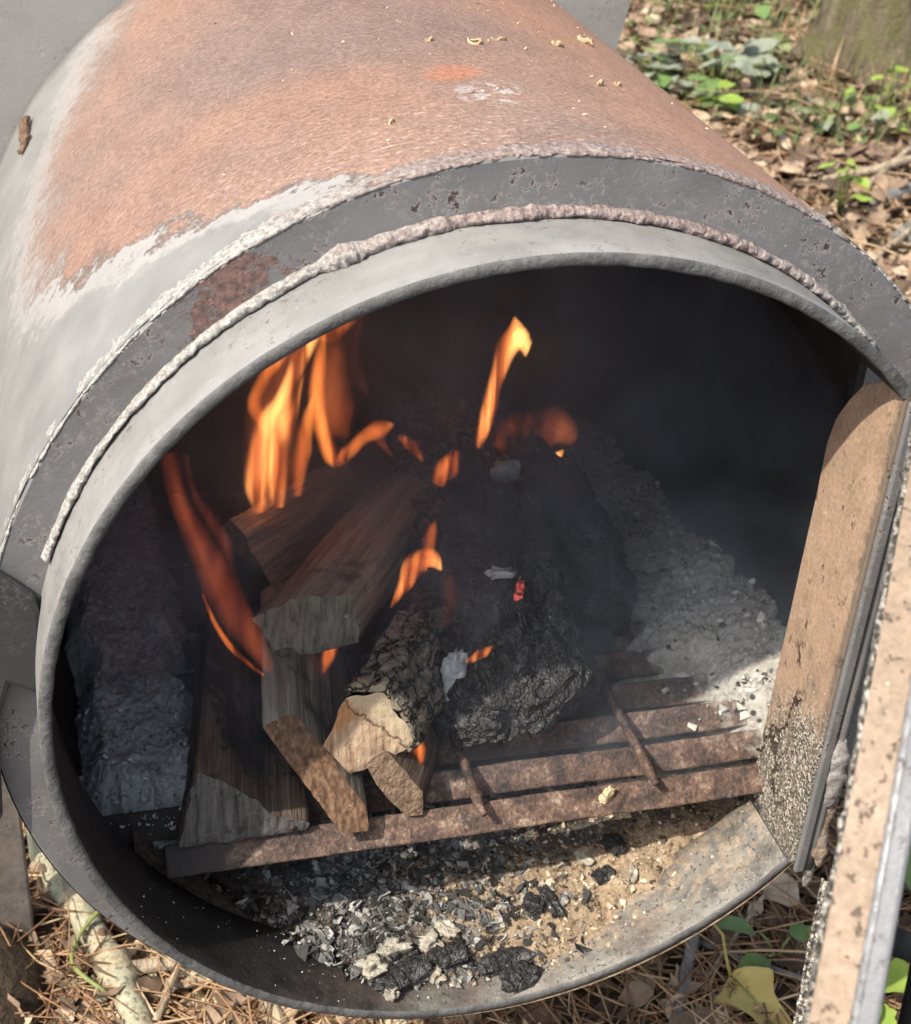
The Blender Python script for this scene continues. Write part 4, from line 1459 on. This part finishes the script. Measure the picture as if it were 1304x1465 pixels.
flame('short slanting flame lick between the hook flame and the tall flame', [
    ([(-.02, 1.1, .015), (.02, 1.1, -.02), (.052, 1.1, -.07)], [.008, .017, .004], .6, 'fl_mid')])
flame('tall thin reddish sheet of flame along the left of the pile', [
    ([(-.700, .36, .44), (-.680, .37, .32), (-.640, .39, .20), (-.600, .41, .09), (-.562, .43, -.03), (-.518, .44, -.12), (-.478, .44, -.215)], [.020, .020, .028, .038, .036, .028, .012], .42, 'fl_sheet'),
    ([(-.690, .37, .40), (-.676, .37, .32), (-.640, .39, .19), (-.602, .40, .06), (-.565, .42, -.05)], [.008, .010, .010, .008, .003], .8, 'fl_dim'),
    ([(-.660, .38, .42), (-.648, .38, .33), (-.612, .40, .245), (-.578, .41, .17), (-.566, .42, .09)], [.006, .009, .013, .013, .003], .7, 'fl_sheet'),
    ([(-.635, .39, .06), (-.602, .41, -.05), (-.556, .43, -.145), (-.492, .44, -.225)], [.003, .006, .007, .003], 1.0, 'fl_mid')])
flame('rounded orange flame on the bark log below the browned log', [
    ([(-.150, .60, -.185), (-.115, .61, -.125), (-.085, .62, -.075), (-.05, .62, -.065), (-.02, .62, -.10)], [.003, .018, .028, .024, .004], .7, 'fl_hot'),
    ([(-.06, .62, -.05), (-.05, .63, .01), (-.04, .63, .04)], [.016, .014, .002], .5, 'fl_mid'),
    ([(-.015, .60, -.10), (.0, .60, -.18), (-.01, .58, -.25)], [.018, .022, .006], .5, 'fl_dim')])
flame('little flame licking out of the crack between the bark log and the charred log', [
    ([(-.012, .39, -.215), (.025, .39, -.195), (.058, .39, -.175)], [.005, .012, .003], .8, 'fl_hot')])
flame('tiny flame dripping under the sunlit log end', [
    ([(-.136, .32, -.485), (-.132, .32, -.43), (-.138, .33, -.405), (-.15, .335, -.40)], [.004, .012, .018, .004], .8, 'fl_mid')])
flame('tiny orange lick below the front of the browned log', [
    ([(-.325, .56, -.34), (-.315, .56, -.29), (-.30, .57, -.25)], [.003, .016, .018], .6, 'fl_mid')])
flame('thin spark of flame on the dark log below the small upright flame', [
    ([(.138, .88, -.115), (.152, .88, -.09), (.166, .88, -.07)], [.003, .008, .002], .8, 'fl_hot')])

# smoke filling the firebox
SMOKE = 1.9
V = []
for k in range(48):
    th = 2 * math.pi * k / 48
    for y, r in ((.27, .0), (.27, .93), (1.95, .98), (1.95, .0)):
        V.append((min(r * math.cos(th), .93), y, max(r * math.sin(th), -.9)))
M['smoke'] = m_smoke('wood_smoke', SMOKE)
tag(fix_normals(mk('smoke', V, grid_faces(48, 4, True), M['smoke'])), 'thin blue grey wood smoke filling the firebox', None, None, 'stuff')

# ------------------------------------------------------------------ forest floor
def in_poly(x, y, poly):
    c = False
    j = len(poly) - 1
    for i in range(len(poly)):
        xi, yi = poly[i]
        xj, yj = poly[j]
        if (yi > y) != (yj > y) and x < (xj - xi) * (y - yi) / (yj - yi) + xi:
            c = not c
        j = i
    return c


NEAR = [(-1.75, .3), (2.9, .2), (3.1, 3.2), (1.9, 3.2), (.6, 1.9), (-.4, 2.6), (-1.75, 3.0)]
FAR = [(3.9, 5.2), (5.2, 4.6), (10.8, 13.2), (11.5, 15.5), (6.2, 15.5), (4.1, 11.5), (4.0, 8.5)]


def scatter(poly, n, seed):
    rnd = random.Random(seed)
    xs = [p[0] for p in poly]
    ys = [p[1] for p in poly]
    out = []
    while len(out) < n:
        x, y = rnd.uniform(min(xs), max(xs)), rnd.uniform(min(ys), max(ys))
        if in_poly(x, y, poly):
            out.append((x, y))
    return out


def needle_mesh(name, pts, l0, l1, th, mat, seed, label, up=.05):
    rnd = random.Random(seed)
    V, F = [], []
    for (x, y) in pts:
        L = rnd.uniform(l0, l1)
        a = rnd.random() * 6.283
        pit = rnd.gauss(0, .14)
        bend = rnd.gauss(0, .22)
        zb = ground_z(x, y) + abs(rnd.gauss(0, up)) + .01
        b = len(V)
        segs = 4
        r = th * rnd.uniform(.6, 1.3)
        for i in range(segs + 1):
            f = i / segs - .5
            aa = a + bend * f * 2
            cx_, cy_, cz_ = x + math.cos(aa) * L * f, y + math.sin(aa) * L * f, zb + math.sin(pit) * L * f - .12 * L * f * f
            rr = r * (1 - .75 * abs(f))
            for k in range(3):
                t = k * 2.094
                V.append((cx_ - math.sin(aa) * math.cos(t) * rr, cy_ + math.cos(aa) * math.cos(t) * rr, cz_ + math.sin(t) * rr))
        for i in range(segs):
            for k in range(3):
                k2 = (k + 1) % 3
                F.append((b + i * 3 + k, b + i * 3 + k2, b + i * 3 + 3 + k2, b + i * 3 + 3 + k))
    return tag(mk(name, V, F, mat, None, True), label, None, None, 'stuff')


def leaf_mesh_pts(kind, L, rnd, curl=.3):
    """outline leaf: rows across the blade, bent along midrib; returns V, F about origin, blade along +X"""
    if kind == 'oval':
        prof_ = [(0, .03), (.12, .20), (.3, .34), (.5, .37), (.7, .29), (.88, .14), (1, .01)]
    elif kind == 'narrow':
        prof_ = [(0, .02), (.15, .10), (.4, .17), (.7, .13), (1, .01)]
    else:
        prof_ = [(0, .04), (.1, .30), (.22, .22), (.36, .46), (.46, .24), (.62, .34), (.72, .15), (1, .01)]
    V, F = [], []
    c1 = rnd.gauss(0, curl)
    c2 = rnd.gauss(0, curl) + .25
    for (f, wv) in prof_:
        z = c1 * (f - .5) ** 2 * L + .03 * L * rnd.gauss(0, 1)
        for s in (-1, -.5, 0, .5, 1):
            V.append(((f - .12 * abs(s) * (kind == 'lobed')) * L, s * wv * L * rnd.uniform(.9, 1.1), z + c2 * (s * wv) ** 2 * L * 1.6 + .02 * L * rnd.gauss(0, 1)))
    F = grid_faces(len(prof_), 5)
    return V, F


def leaf_litter(name, pts, l0, l1, mat, seed, label, up=.03, kinds=('oval', 'oval', 'lobed', 'narrow')):
    rnd = random.Random(seed)
    V, F = [], []
    for (x, y) in pts:
        L = rnd.uniform(l0, l1)
        lv, lf = leaf_mesh_pts(rnd.choice(kinds), L, rnd, .6)
        R_ = Matrix.Rotation(rnd.random() * 6.283, 3, 'Z') @ Matrix.Rotation(rnd.gauss(0, .35), 3, 'Y') @ Matrix.Rotation(rnd.gauss(0, .35), 3, 'X')
        zb = ground_z(x, y) + abs(rnd.gauss(0, up)) + .012
        b = len(V)
        for p in lv:
            q = R_ @ Vector((p[0] - L / 2, p[1], p[2]))
            V.append((x + q.x, y + q.y, zb + q.z))
        F += [tuple(b + i for i in f) for f in lf]
    return tag(mk(name, V, F, mat, None, True), label, None, None, 'stuff')


leaf_litter('leaf_litter', scatter(NEAR, 2300, 21), .06, .19, M['litter'], 22, 'brown leaf litter on the ground round the firebox')
needle_mesh('pine_straw', scatter(NEAR, 5200, 23), .22, .62, .0042, M['needles'], 24, 'fallen pine needles strewn over the ground near the firebox')
leaf_litter('leaf_litter', scatter(FAR, 8200, 25), .09, .27, M['litter'], 26, 'brown leaf litter on the ground behind the smoker', .05)
needle_mesh('pine_straw', scatter(FAR, 2600, 27), .35, 1.0, .007, M['needles'], 28, 'fallen pine needles and stalks behind the smoker', .06)
WIDE = [(-5.0, -1.5), (-1.75, -1.0), (-1.75, 3.0), (-.4, 2.8), (3.1, 3.2), (4.0, 5.0), (4.0, 8.0), (-2.0, 9.0), (-5.0, 6.0)]
leaf_litter('leaf_litter', scatter(WIDE, 1500, 41), .10, .26, M['litter'], 42, 'brown leaf litter spread further under and beside the smoker', .04)
needle_mesh('pine_straw', scatter(WIDE, 2200, 43), .3, .8, .006, M['needles'], 44, 'fallen pine needles further under and beside the smoker')
WEED = [(5.2, 8.2), (7.0, 9.0), (9.5, 13.0), (10.0, 15.3), (6.3, 15.3), (4.6, 11.5), (4.4, 9.6)]
leaf_litter('ground_cover', scatter(WEED, 1900, 29), .06, .18, M['grass'], 30, 'low green weeds growing round the tree foot', .10, ('oval', 'narrow', 'narrow'))
leaf_litter('wood_shavings', [(4.75 + R0.gauss(0, .28), 9.0 + R0.gauss(0, .35)) for _ in range(150)] + [(5.5 + R0.gauss(0, .35), 7.4 + R0.gauss(0, .35)) for _ in range(190)] + [(-.35 + R0.gauss(0, .25), .95 + R0.gauss(0, .12)) for _ in range(150)], .06, .20, M['chipsl'], 31, 'pale wood shavings lying in patches on the ground', .02, ('narrow', 'oval'))


# upright grass blades by the tree
def blades(name, pts, h0, h1, mat, seed, label):
    rnd = random.Random(seed)
    V, F = [], []
    for (x, y) in pts:
        h = rnd.uniform(h0, h1)
        a = rnd.random() * 6.283
        ln = rnd.uniform(.1, .5)
        z = ground_z(x, y) - .01
        b = len(V)
        for i in range(4):
            f = i / 3
            wv = .012 * (1 - f) + .001
            ox, oy = math.cos(a) * ln * h * f * f, math.sin(a) * ln * h * f * f
            for s in (-1, 1):
                V.append((x + ox - math.sin(a) * wv * s, y + oy + math.cos(a) * wv * s, z + h * f * (1 - .25 * ln * f)))
        for i in range(3):
            F.append((b + 2 * i, b + 2 * i + 1, b + 2 * i + 3, b + 2 * i + 2))
    return tag(mk(name, V, F, mat, None, True), label, None, None, 'stuff')


blades('grass', scatter([(5.6, 8.4), (8.0, 9.4), (9.5, 12.5), (6.6, 12.5)], 420, 33), .15, .5, M['needles'], 34, 'dry upright grass stalks round the tree foot')
blades('grass', scatter([(5.0, 8.2), (8.0, 9.2), (9.8, 13.5), (5.4, 14.0)], 500, 35), .2, .6, M['grass'], 36, 'sparse green grass behind the smoker')


# ------------------------------------------------------------------ things on the ground
def stick(name, label, cat, path, rad, mat, seed=0, group=None, seg=9, jit=.10, parent=None):
    V, F = tube(path, rad, seg, jit, seed)
    o = fix_normals(mk(name, V, F, mat, parent))
    return tag(o, label, cat, group) if label else o


def bent(a, b, n, wob, seed, sag=0):
    A, B = Vector(a), Vector(b)
    out = []
    for i in range(n):
        f = i / (n - 1)
        p = A.lerp(B, f)
        out.append((p.x + wob * nz(f * 4, seed, 0, 1), p.y + wob * nz(f * 4, seed, 5, 1), p.z + wob * .5 * nz(f * 4, seed, 9, 1)))
    return out


br = empty('fallen_branch', 'pale lichen spotted fallen branch with a fork under the left of the firebox', 'branch', (-.87, 1.09, -1.84))
off = Vector((-.87, 1.09, -1.84))
main = [(-1.06, 1.62, -1.84), (-1.02, 1.48, -1.84), (-.965, 1.35, -1.835), (-.92, 1.22, -1.84), (-.872, 1.085, -1.84), (-.845, .97, -1.85), (-.815, .86, -1.85), (-.79, .70, -1.86)]
dense = []
for i in range(len(main) - 1):
    for k in range(5):
        dense.append(tuple(Vector(main[i]).lerp(Vector(main[i + 1]), k / 5) + Vector((.008 * nz(i + k / 5, 0, 0, 1.7), 0, .005 * nz(i + k / 5, 3, 0, 1.3))) - off))
rr = [.047 * (1 + .16 * nz(i * .55, 2, 0, 1)) + (.014 if 18 < i < 24 else 0) for i in range(len(dense))]
stick('main_limb', None, None, dense, rr, M['birch'], 1, None, 14, .05, br)
stick('side_shoot', None, None, [tuple(Vector(p) - off) for p in bent((-.862, 1.055, -1.83), (-.30, 1.06, -1.84), 10, .02, 2)], [.026 - .001 * k for k in range(10)], M['stick'], 2, None, 9, .06, br)
stick('side_shoot', None, None, [tuple(Vector(p) - off) for p in bent((-.880, 1.06, -1.84), (-.928, .965, -1.845), 5, .01, 3)], [.030, .028, .027, .027, .024], M['birch'], 3, None, 10, .06, br)
stick('knot', None, None, [tuple(Vector(p) - off) for p in ((-.905, 1.20, -1.81), (-.898, 1.19, -1.785))], [.018, .013], M['redend'], 3, None, 8, .1, br)
GS = 'sticks lying on the ground'
stick('dead_stick', 'thin pale stick slanting beside the forked branch', 'stick', bent((-.62, 1.12, -1.80), (-.765, .83, -1.82), 8, .012, 5), [.012] * 8, M['stick'], 4, GS)
stick('dead_stick', 'pale stick lying parallel under the side shoot at the lower left', 'stick', bent((-.72, .99, -1.85), (-.12, 1.0, -1.85), 10, .02, 7), [.019] * 10, M['stick'], 5, GS)
stick('dead_stick', 'straight double stalk standing out below the lip on the right', 'stick', bent((1.04, .86, -1.80), (.80, .47, -1.85), 8, .01, 9), [.020] * 8, M['greystick'], 6, GS)
stick('dead_stick', 'short pale stick under the lowest point of the firebox lip', 'stick', bent((-.42, .86, -1.85), (-.36, .66, -1.85), 6, .01, 11), [.028] * 6, M['stick'], 7, GS)
stick('dead_stick', 'thin dark twig crossing the shade beside the yellow leaf', 'stick', bent((1.02, .78, -1.83), (1.40, .50, -1.84), 8, .02, 13), [.011] * 8, M['greystick'], 8, GS)
stick('dead_stick', 'slender stalk leaning in the shade below the hinge', 'stick', bent((.95, .62, -1.84), (1.32, .90, -1.76), 8, .015, 15), [.007] * 8, M['stick'], 9, GS)
stick('dead_stick', 'grey weathered stick by the pale shavings at the right edge', 'stick', bent((5.1, 7.25, -1.84), (5.75, 7.55, -1.80), 8, .03, 17), [.05, .05, .052, .055, .05, .05, .05, .04], M['greystick'], 10, GS)
stick('dead_stick', 'pale broken branch lying over the shavings at the right edge', 'stick', bent((5.0, 7.75, -1.82), (6.2, 8.0, -1.70), 9, .05, 19), [.035] * 9, M['stick'], 11, GS)
stick('dead_stick', 'pale thin branch crossing the bright shavings', 'stick', bent((5.15, 7.5, -1.83), (6.0, 8.2, -1.74), 9, .05, 21), [.028] * 9, M['stick'], 12, GS)
stick('dead_stick', 'dark round stub of wood low at the right edge', 'stick', bent((5.0, 6.55, -1.84), (5.5, 6.9, -1.80), 7, .03, 23), [.085, .09, .09, .088, .085, .08, .07], M['greystick'], 13, GS)
stick('dead_stick', 'thin straw coloured stalk near the rusty barrel edge', 'stick', bent((4.55, 6.2, -1.84), (5.1, 6.6, -1.75), 7, .03, 25), [.022] * 7, M['stick'], 14, GS)
# vine tendril curling beside the branch
vp = []
for k in range(22):
    f = k / 21
    vp.append((-.80 - .20 * math.sin(f * 2.6), 1.33 - .36 * f, -1.755 - .07 * f + .01 * math.sin(f * 9)))
stick('vine_tendril', 'thin green vine curling round the fallen branch', 'vine', vp, [.0075] * 22, M['stem'], 15, None, 6, .05)
# dirt mound and block under the smoker at the left
V = []
for i in range(40):
    for j in range(40):
        x, y = -1.75 + .72 * i / 39, .75 + .72 * j / 39
        d = max(0, 1 - ((x + 1.42) / .36) ** 2 - ((y - 1.1) / .36) ** 2)
        V.append((x, y, ground_z(x, y) - .02 + .22 * d ** .7 + .02 * d * fbm(x, y, 0, 12)))
tag(fix_normals(mk('soil_mound', V, grid_faces(40, 40), M['ground'])), 'dark mound of soil at the foot of the left leg', None, None, 'structure')
V, F = box(-1.115, -.80, 1.60, 1.78, -1.91, -1.70)
o = mk('paving_block', V, F, M['block'], None, False)
tag(bevel(fix_normals(o), .004), 'small mossy grey green block behind the left leg', 'block')
lump('pebble', 'white stone beside the mossy block under the firebox', 'stone', (-1.17, 1.86, -1.76), (.05, .05, .05), M['white_ash'], 31)


def leaf_obj(name, kind, L, mat, seed, parent=None, curl=.3):
    rnd = random.Random(seed)
    V, F = leaf_mesh_pts(kind, L, rnd, curl)
    o = mk(name, V, F, mat, parent)
    sd = o.modifiers.new('smooth', 'SUBSURF')
    sd.levels = sd.render_levels = 1
    return o


# the big yellow leaf: broad three-lobed blade with a stalk
yl = empty('yellow_leaf', 'large yellow three lobed leaf lying below the lip near the open door', 'leaf', (1.05, .605, -1.80))
out = [(0, .02), (.05, .16), (.14, .24), (.19, .33), (.30, .20), (.40, .15), (.58, .17), (.80, .13), (1.0, .02)]
out2 = [(0, .02), (.04, .13), (.10, .20), (.06, .36), (.24, .20), (.40, .13), (.58, .15), (.80, .11), (1.0, .02)]
V = []
Ly = .36
for (f, a), (f2, b) in zip(out, out2):
    for s in (-1, -.66, -.33, 0, .33, .66, 1):
        wv = a if s > 0 else b
        ff = f if s > 0 else f2
        ff = f * (1 - abs(s)) + ff * abs(s)
        V.append((ff * Ly, s * wv * Ly, .05 * Ly * math.sin(ff * 5 + s) + .09 * Ly * abs(s) + .02 * Ly * nz(ff * 5, s * 2, 0, 1)))
o = mk('blade', V, grid_faces(9, 7), M['yellow_leaf'], yl)
sd = o.modifiers.new('smooth', 'SUBSURF')
sd.levels = sd.render_levels = 1
stick('stalk', None, None, [(0, 0, 0), (-.05, .02, .02), (-.11, .05, .05), (-.17, .05, .05)], [.006, .005, .005, .005], M['yellow_leaf'], 1, None, 6, 0, yl)
stick('midrib', None, None, [(Ly * f, 0, .05 * Ly * math.sin(f * 5) + .004) for f in np.linspace(0, .9, 8)], [.0045, .004, .004, .0035, .003, .003, .0025, .002], M['stem'], 1, None, 5, 0, yl)
yl.rotation_euler = (.22, .25, math.radians(-68))


def seedling(label, base, leaves, matk, group='green seedlings on the ground'):
    """leaves: (tip offset xyz, length, yaw deg, kind)"""
    t = empty('seedling', label, 'plant', base, group)
    for i, (off_, L, yaw, kind) in enumerate(leaves):
        stick('stem', None, None, [(0, 0, -.02), (off_[0] * .5, off_[1] * .5, off_[2] * .7), off_], [.007, .006, .004], M['stem'], i, None, 6, 0, t)
        lo = leaf_obj('leaf', kind, L, M[matk[i % len(matk)]], 100 + i + int(abs(base[0]) * 100), t, .2)
        lo.location = Vector(off_) * S
        lo.rotation_euler = (R0.gauss(.25, .15), R0.gauss(.1, .2), math.radians(yaw))


seedling('two leaved green seedling in the shade between the lip and the door', (1.26, .69, -1.86), [((-.06, .04, .10), .15, 165, 'oval'), ((-.06, -.05, .08), .14, 200, 'oval'), ((.05, .02, .07), .10, 20, 'oval')], ['green_leaf'])
seedling('green leafed plant right of the door with a big pointed leaf', (1.84, .92, -1.86), [((-.02, -.02, .16), .26, -60, 'oval'), ((-.10, -.04, .10), .15, -100, 'narrow'), ((-.04, .10, .20), .16, 120, 'oval'), ((.05, .05, .1), .2, 30, 'oval')], ['green_leaf', 'lime_leaf', 'green_leaf'])
seedling('lime green lobed plant at the lower right corner', (1.50, .44, -1.86), [((.0, .03, .12), .20, -50, 'lobed'), ((-.06, .0, .09), .16, -120, 'oval'), ((-.04, -.05, .06), .14, -95, 'lobed')], ['lime_leaf', 'green_leaf', 'lime_leaf'])
rp_ = random.Random(71)


def bush(label, base, n, L, spread, h, matk, kinds):
    lv = []
    n, L = int(n * 1.5), L * .72
    for i in range(n):
        a = rp_.random() * 360
        r = spread * rp_.random() ** .5
        lv.append(((r * math.cos(math.radians(a)), r * math.sin(math.radians(a)), h * rp_.uniform(.35, 1)), L * rp_.uniform(.6, 1.15), a + rp_.gauss(0, 40), rp_.choice(kinds)))
    seedling(label, base, lv, matk)


bush('grey green lobed plant beside the rusty barrel at the upper right', (5.15, 10.25, -1.88), 16, .50, .50, .45, ['sage_leaf', 'sage_leaf', 'sage_leaf', 'green_leaf'], ('lobed', 'oval'))
bush('dark green plant half hidden behind the rusty barrel edge', (4.60, 10.15, -1.88), 12, .36, .36, .35, ['sage_leaf', 'green_leaf'], ('oval', 'lobed'))
bush('pale yellow green drooping leaves below the lobed plant', (4.95, 9.65, -1.88), 6, .42, .22, .25, ['lime_leaf', 'sage_leaf'], ('lobed', 'oval'))
bush('small leafed green plant at the top of the view', (6.35, 12.7, -1.88), 14, .32, .7, .5, ['lime_leaf', 'green_leaf'], ('oval', 'narrow'))
bush('pale leaved plant beside the tree trunk at the top', (7.35, 12.5, -1.88), 8, .42, .4, .5, ['sage_leaf'], ('narrow', 'oval'))
bush('bright lime seedling in front of the tree trunk', (6.35, 9.35, -1.88), 6, .26, .32, .5, ['lime_leaf'], ('oval',))
bush('second lime seedling lower down at the right edge', (5.95, 8.65, -1.88), 4, .24, .25, .35, ['lime_leaf'], ('oval',))
bush('round leafed green plant in the leaf litter below the trunk', (5.75, 8.9, -1.88), 8, .30, .35, .3, ['sage_leaf', 'green_leaf'], ('oval',))
bush('slender lime sprig beside the barrel edge at the right', (4.82, 7.15, -1.88), 6, .22, .12, .5, ['lime_leaf'], ('narrow', 'oval'))

# a few dry leaves that stand out
GD = 'dry leaves on the ground'
for i, (x, y, L, yaw, lab) in enumerate(((-.97, 1.28, .12, 30, 'curled grey brown leaf beside the fallen branch'), (1.10, .52, .10, 10, 'reddish brown scrap of leaf under the yellow leaf'),
                                         (.62, .66, .16, 80, 'brown leaf just below the lip at the lower middle'), (.90, .78, .12, 140, 'tan leaf in the needles under the lip'),
                                         (1.72, .72, .13, 200, 'pink brown leaf right of the open door'), (1.62, .56, .11, 60, 'brown leaf by the lime plant'),
                                         (.32, .70, .17, 20, 'wide dull leaf at the bottom edge'), (1.16, .86, .14, 100, 'dark dry leaf in the deep shade of the firebox'))):
    o = leaf_obj('dry_leaf', 'oval' if i % 2 else 'lobed', L, M['dry_leaf'], 300 + i, None, .8)
    o.location = Vector((x, y, ground_z(x, y) + .05)) * S
    o.rotation_euler = (.2, .15, math.radians(yaw))
    tag(o, lab, 'leaf', GD)

# tree behind
tree = empty('tree', 'mossy tree trunk at the upper right corner', 'tree', (7.15, 10.75, ZG))
V = []
nseg, nh = 48, 60
for j in range(nh):
    z = -.1 + 30 * (j / (nh - 1)) ** 1.6
    r0 = .60 * (1 - .6 * (z / 30)) + .34 * math.exp(-max(z, 0) / .45)
    for k in range(nseg):
        th = 2 * math.pi * k / nseg
        r = r0 * (1 + .10 * nz(math.cos(th) * 2, math.sin(th) * 2, z * .4, 1) + .05 * nz(math.cos(th) * 9, math.sin(th) * 9, z * .8, 1) + .10 * math.exp(-max(z, 0) / .5) * math.sin(5 * th))
        V.append((r * math.cos(th), r * math.sin(th), z))
fix_normals(mk('trunk', V, grid_faces(nh, nseg, False, True), M['trunk'], tree))
for i in range(7):
    a = i * 2.4
    z0 = 17 + i * 1.7
    e = Vector((math.cos(a) * 5, math.sin(a) * 5, z0 + 3.5))
    V, F = tube(bent((0, 0, z0), tuple(e), 10, .6, i), [.26 - .024 * k for k in range(10)], 8, .1, i)
    fix_normals(mk('limb', V, F, M['trunk'], tree))
rnd = random.Random(81)
V, F = [], []
for _ in range(4200):
    cl = rnd.randrange(9)
    a = cl * 2.4
    c = Vector((math.cos(a) * (2 + 3.4 * (cl % 3) / 2), math.sin(a) * (2 + 3.4 * (cl % 3) / 2), 20 + cl * 1.5))
    p = c + Vector((rnd.gauss(0, 1.7), rnd.gauss(0, 1.7), rnd.gauss(0, 1.2)))
    lv, lf = leaf_mesh_pts('oval', .5, rnd, .4)
    R_ = Matrix.Rotation(rnd.random() * 6.28, 3, 'Z') @ Matrix.Rotation(rnd.gauss(0, .8), 3, 'Y')
    b = len(V)
    V += [tuple(p + R_ @ Vector(q)) for q in lv[::2] if True][:18]
    nrow = 3
    cnt = len(V) - b
    F += [(b + i, b + i + 1, b + i + 3) for i in range(0, cnt - 3, 3)] + [(b + i + 1, b + i + 2, b + i + 3) for i in range(0, cnt - 3, 3)]
o = mk('crown', V, F, M['green_leaf'], tree)
o['kind'] = 'stuff'

# ------------------------------------------------------------------ debris on the barrel
GT = 'plant debris lying on the barrel'


def on_barrel(ang, y, up=.006):
    t = math.radians(90 - ang)
    r = rp(t) + up
    return Vector((r * math.cos(t), y, r * math.sin(t)))


def debris(label, ang, y, L, yaw, mat, rad=.006, seed=0, curl=0.0):
    if mat is M['twig']:
        rad *= .72
    c = on_barrel(ang, y, rad * .9)
    t = math.radians(90 - ang)
    tx = Vector((math.sin(t), 0, -math.cos(t)))
    ty = Vector((0, 1, 0))
    nr = Vector((math.cos(t), 0, math.sin(t)))
    pts = []
    for k in range(8):
        f = k / 7 - .5
        a = yaw + curl * f
        pts.append(tuple(tx * (math.cos(a) * L * f) + ty * (math.sin(a) * L * f) + nr * (.004 * math.sin(f * 8))))
    V, F = tube(pts, [rad * q for q in (.5, .9, 1, 1.1, 1, .9, .8, .5)], 7, .15, seed)
    o = fix_normals(mk('twig', V, F, mat))
    o.location = c * S
    tag(o, label, 'twig', GT)


debris('dark brown broken twig on the grey left shoulder of the barrel', -55.8, 1.88, .12, 1.3, M['darktwig'], .016, 1)
debris('short dark spur beside the broken twig on the grey shoulder', -56.6, 1.80, .06, .3, M['darktwig'], .011, 12)
debris('curled straw coloured sprig on top of the rusty barrel', 3.6, .912, .07, .5, M['twig'], .005, 2, 3.0)
debris('thin straw splinter beside the curled sprig', 6.8, .965, .045, .2, M['twig'], .004, 3)
debris('short tan twig bit right of the sprig on the barrel', 15.1, 1.015, .032, .1, M['twig'], .008, 4)
debris('tan twig bit closest to the grey plate behind', 22.5, 1.20, .045, -.5, M['twig'], .009, 5)
debris('slanting straw bit low on the right of the barrel top', 14.7, .70, .036, .9, M['twig'], .007, 6)
debris('small crumb of straw left of the curled sprig', -1.9, .943, .022, .3, M['twig'], .005, 7)
debris('pale splinter on the darker rust at the upper left', -12.4, .457, .03, .6, M['twig'], .004, 8)
debris('pale crumb at the right slope of the barrel', 18.0, .75, .02, .2, M['twig'], .005, 9)
rnd = random.Random(91)
pp = []
for _ in range(130):
    a, y = rnd.gauss(2, 22), rnd.uniform(.25, 1.9)
    if -45 < a < 70:
        pp.append(tuple(on_barrel(a, y, .002)))
chips('dust_specks', pp, .0018, .006, M['chipsl'], 92, 'pale specks of chaff scattered over the rusty barrel', .6)
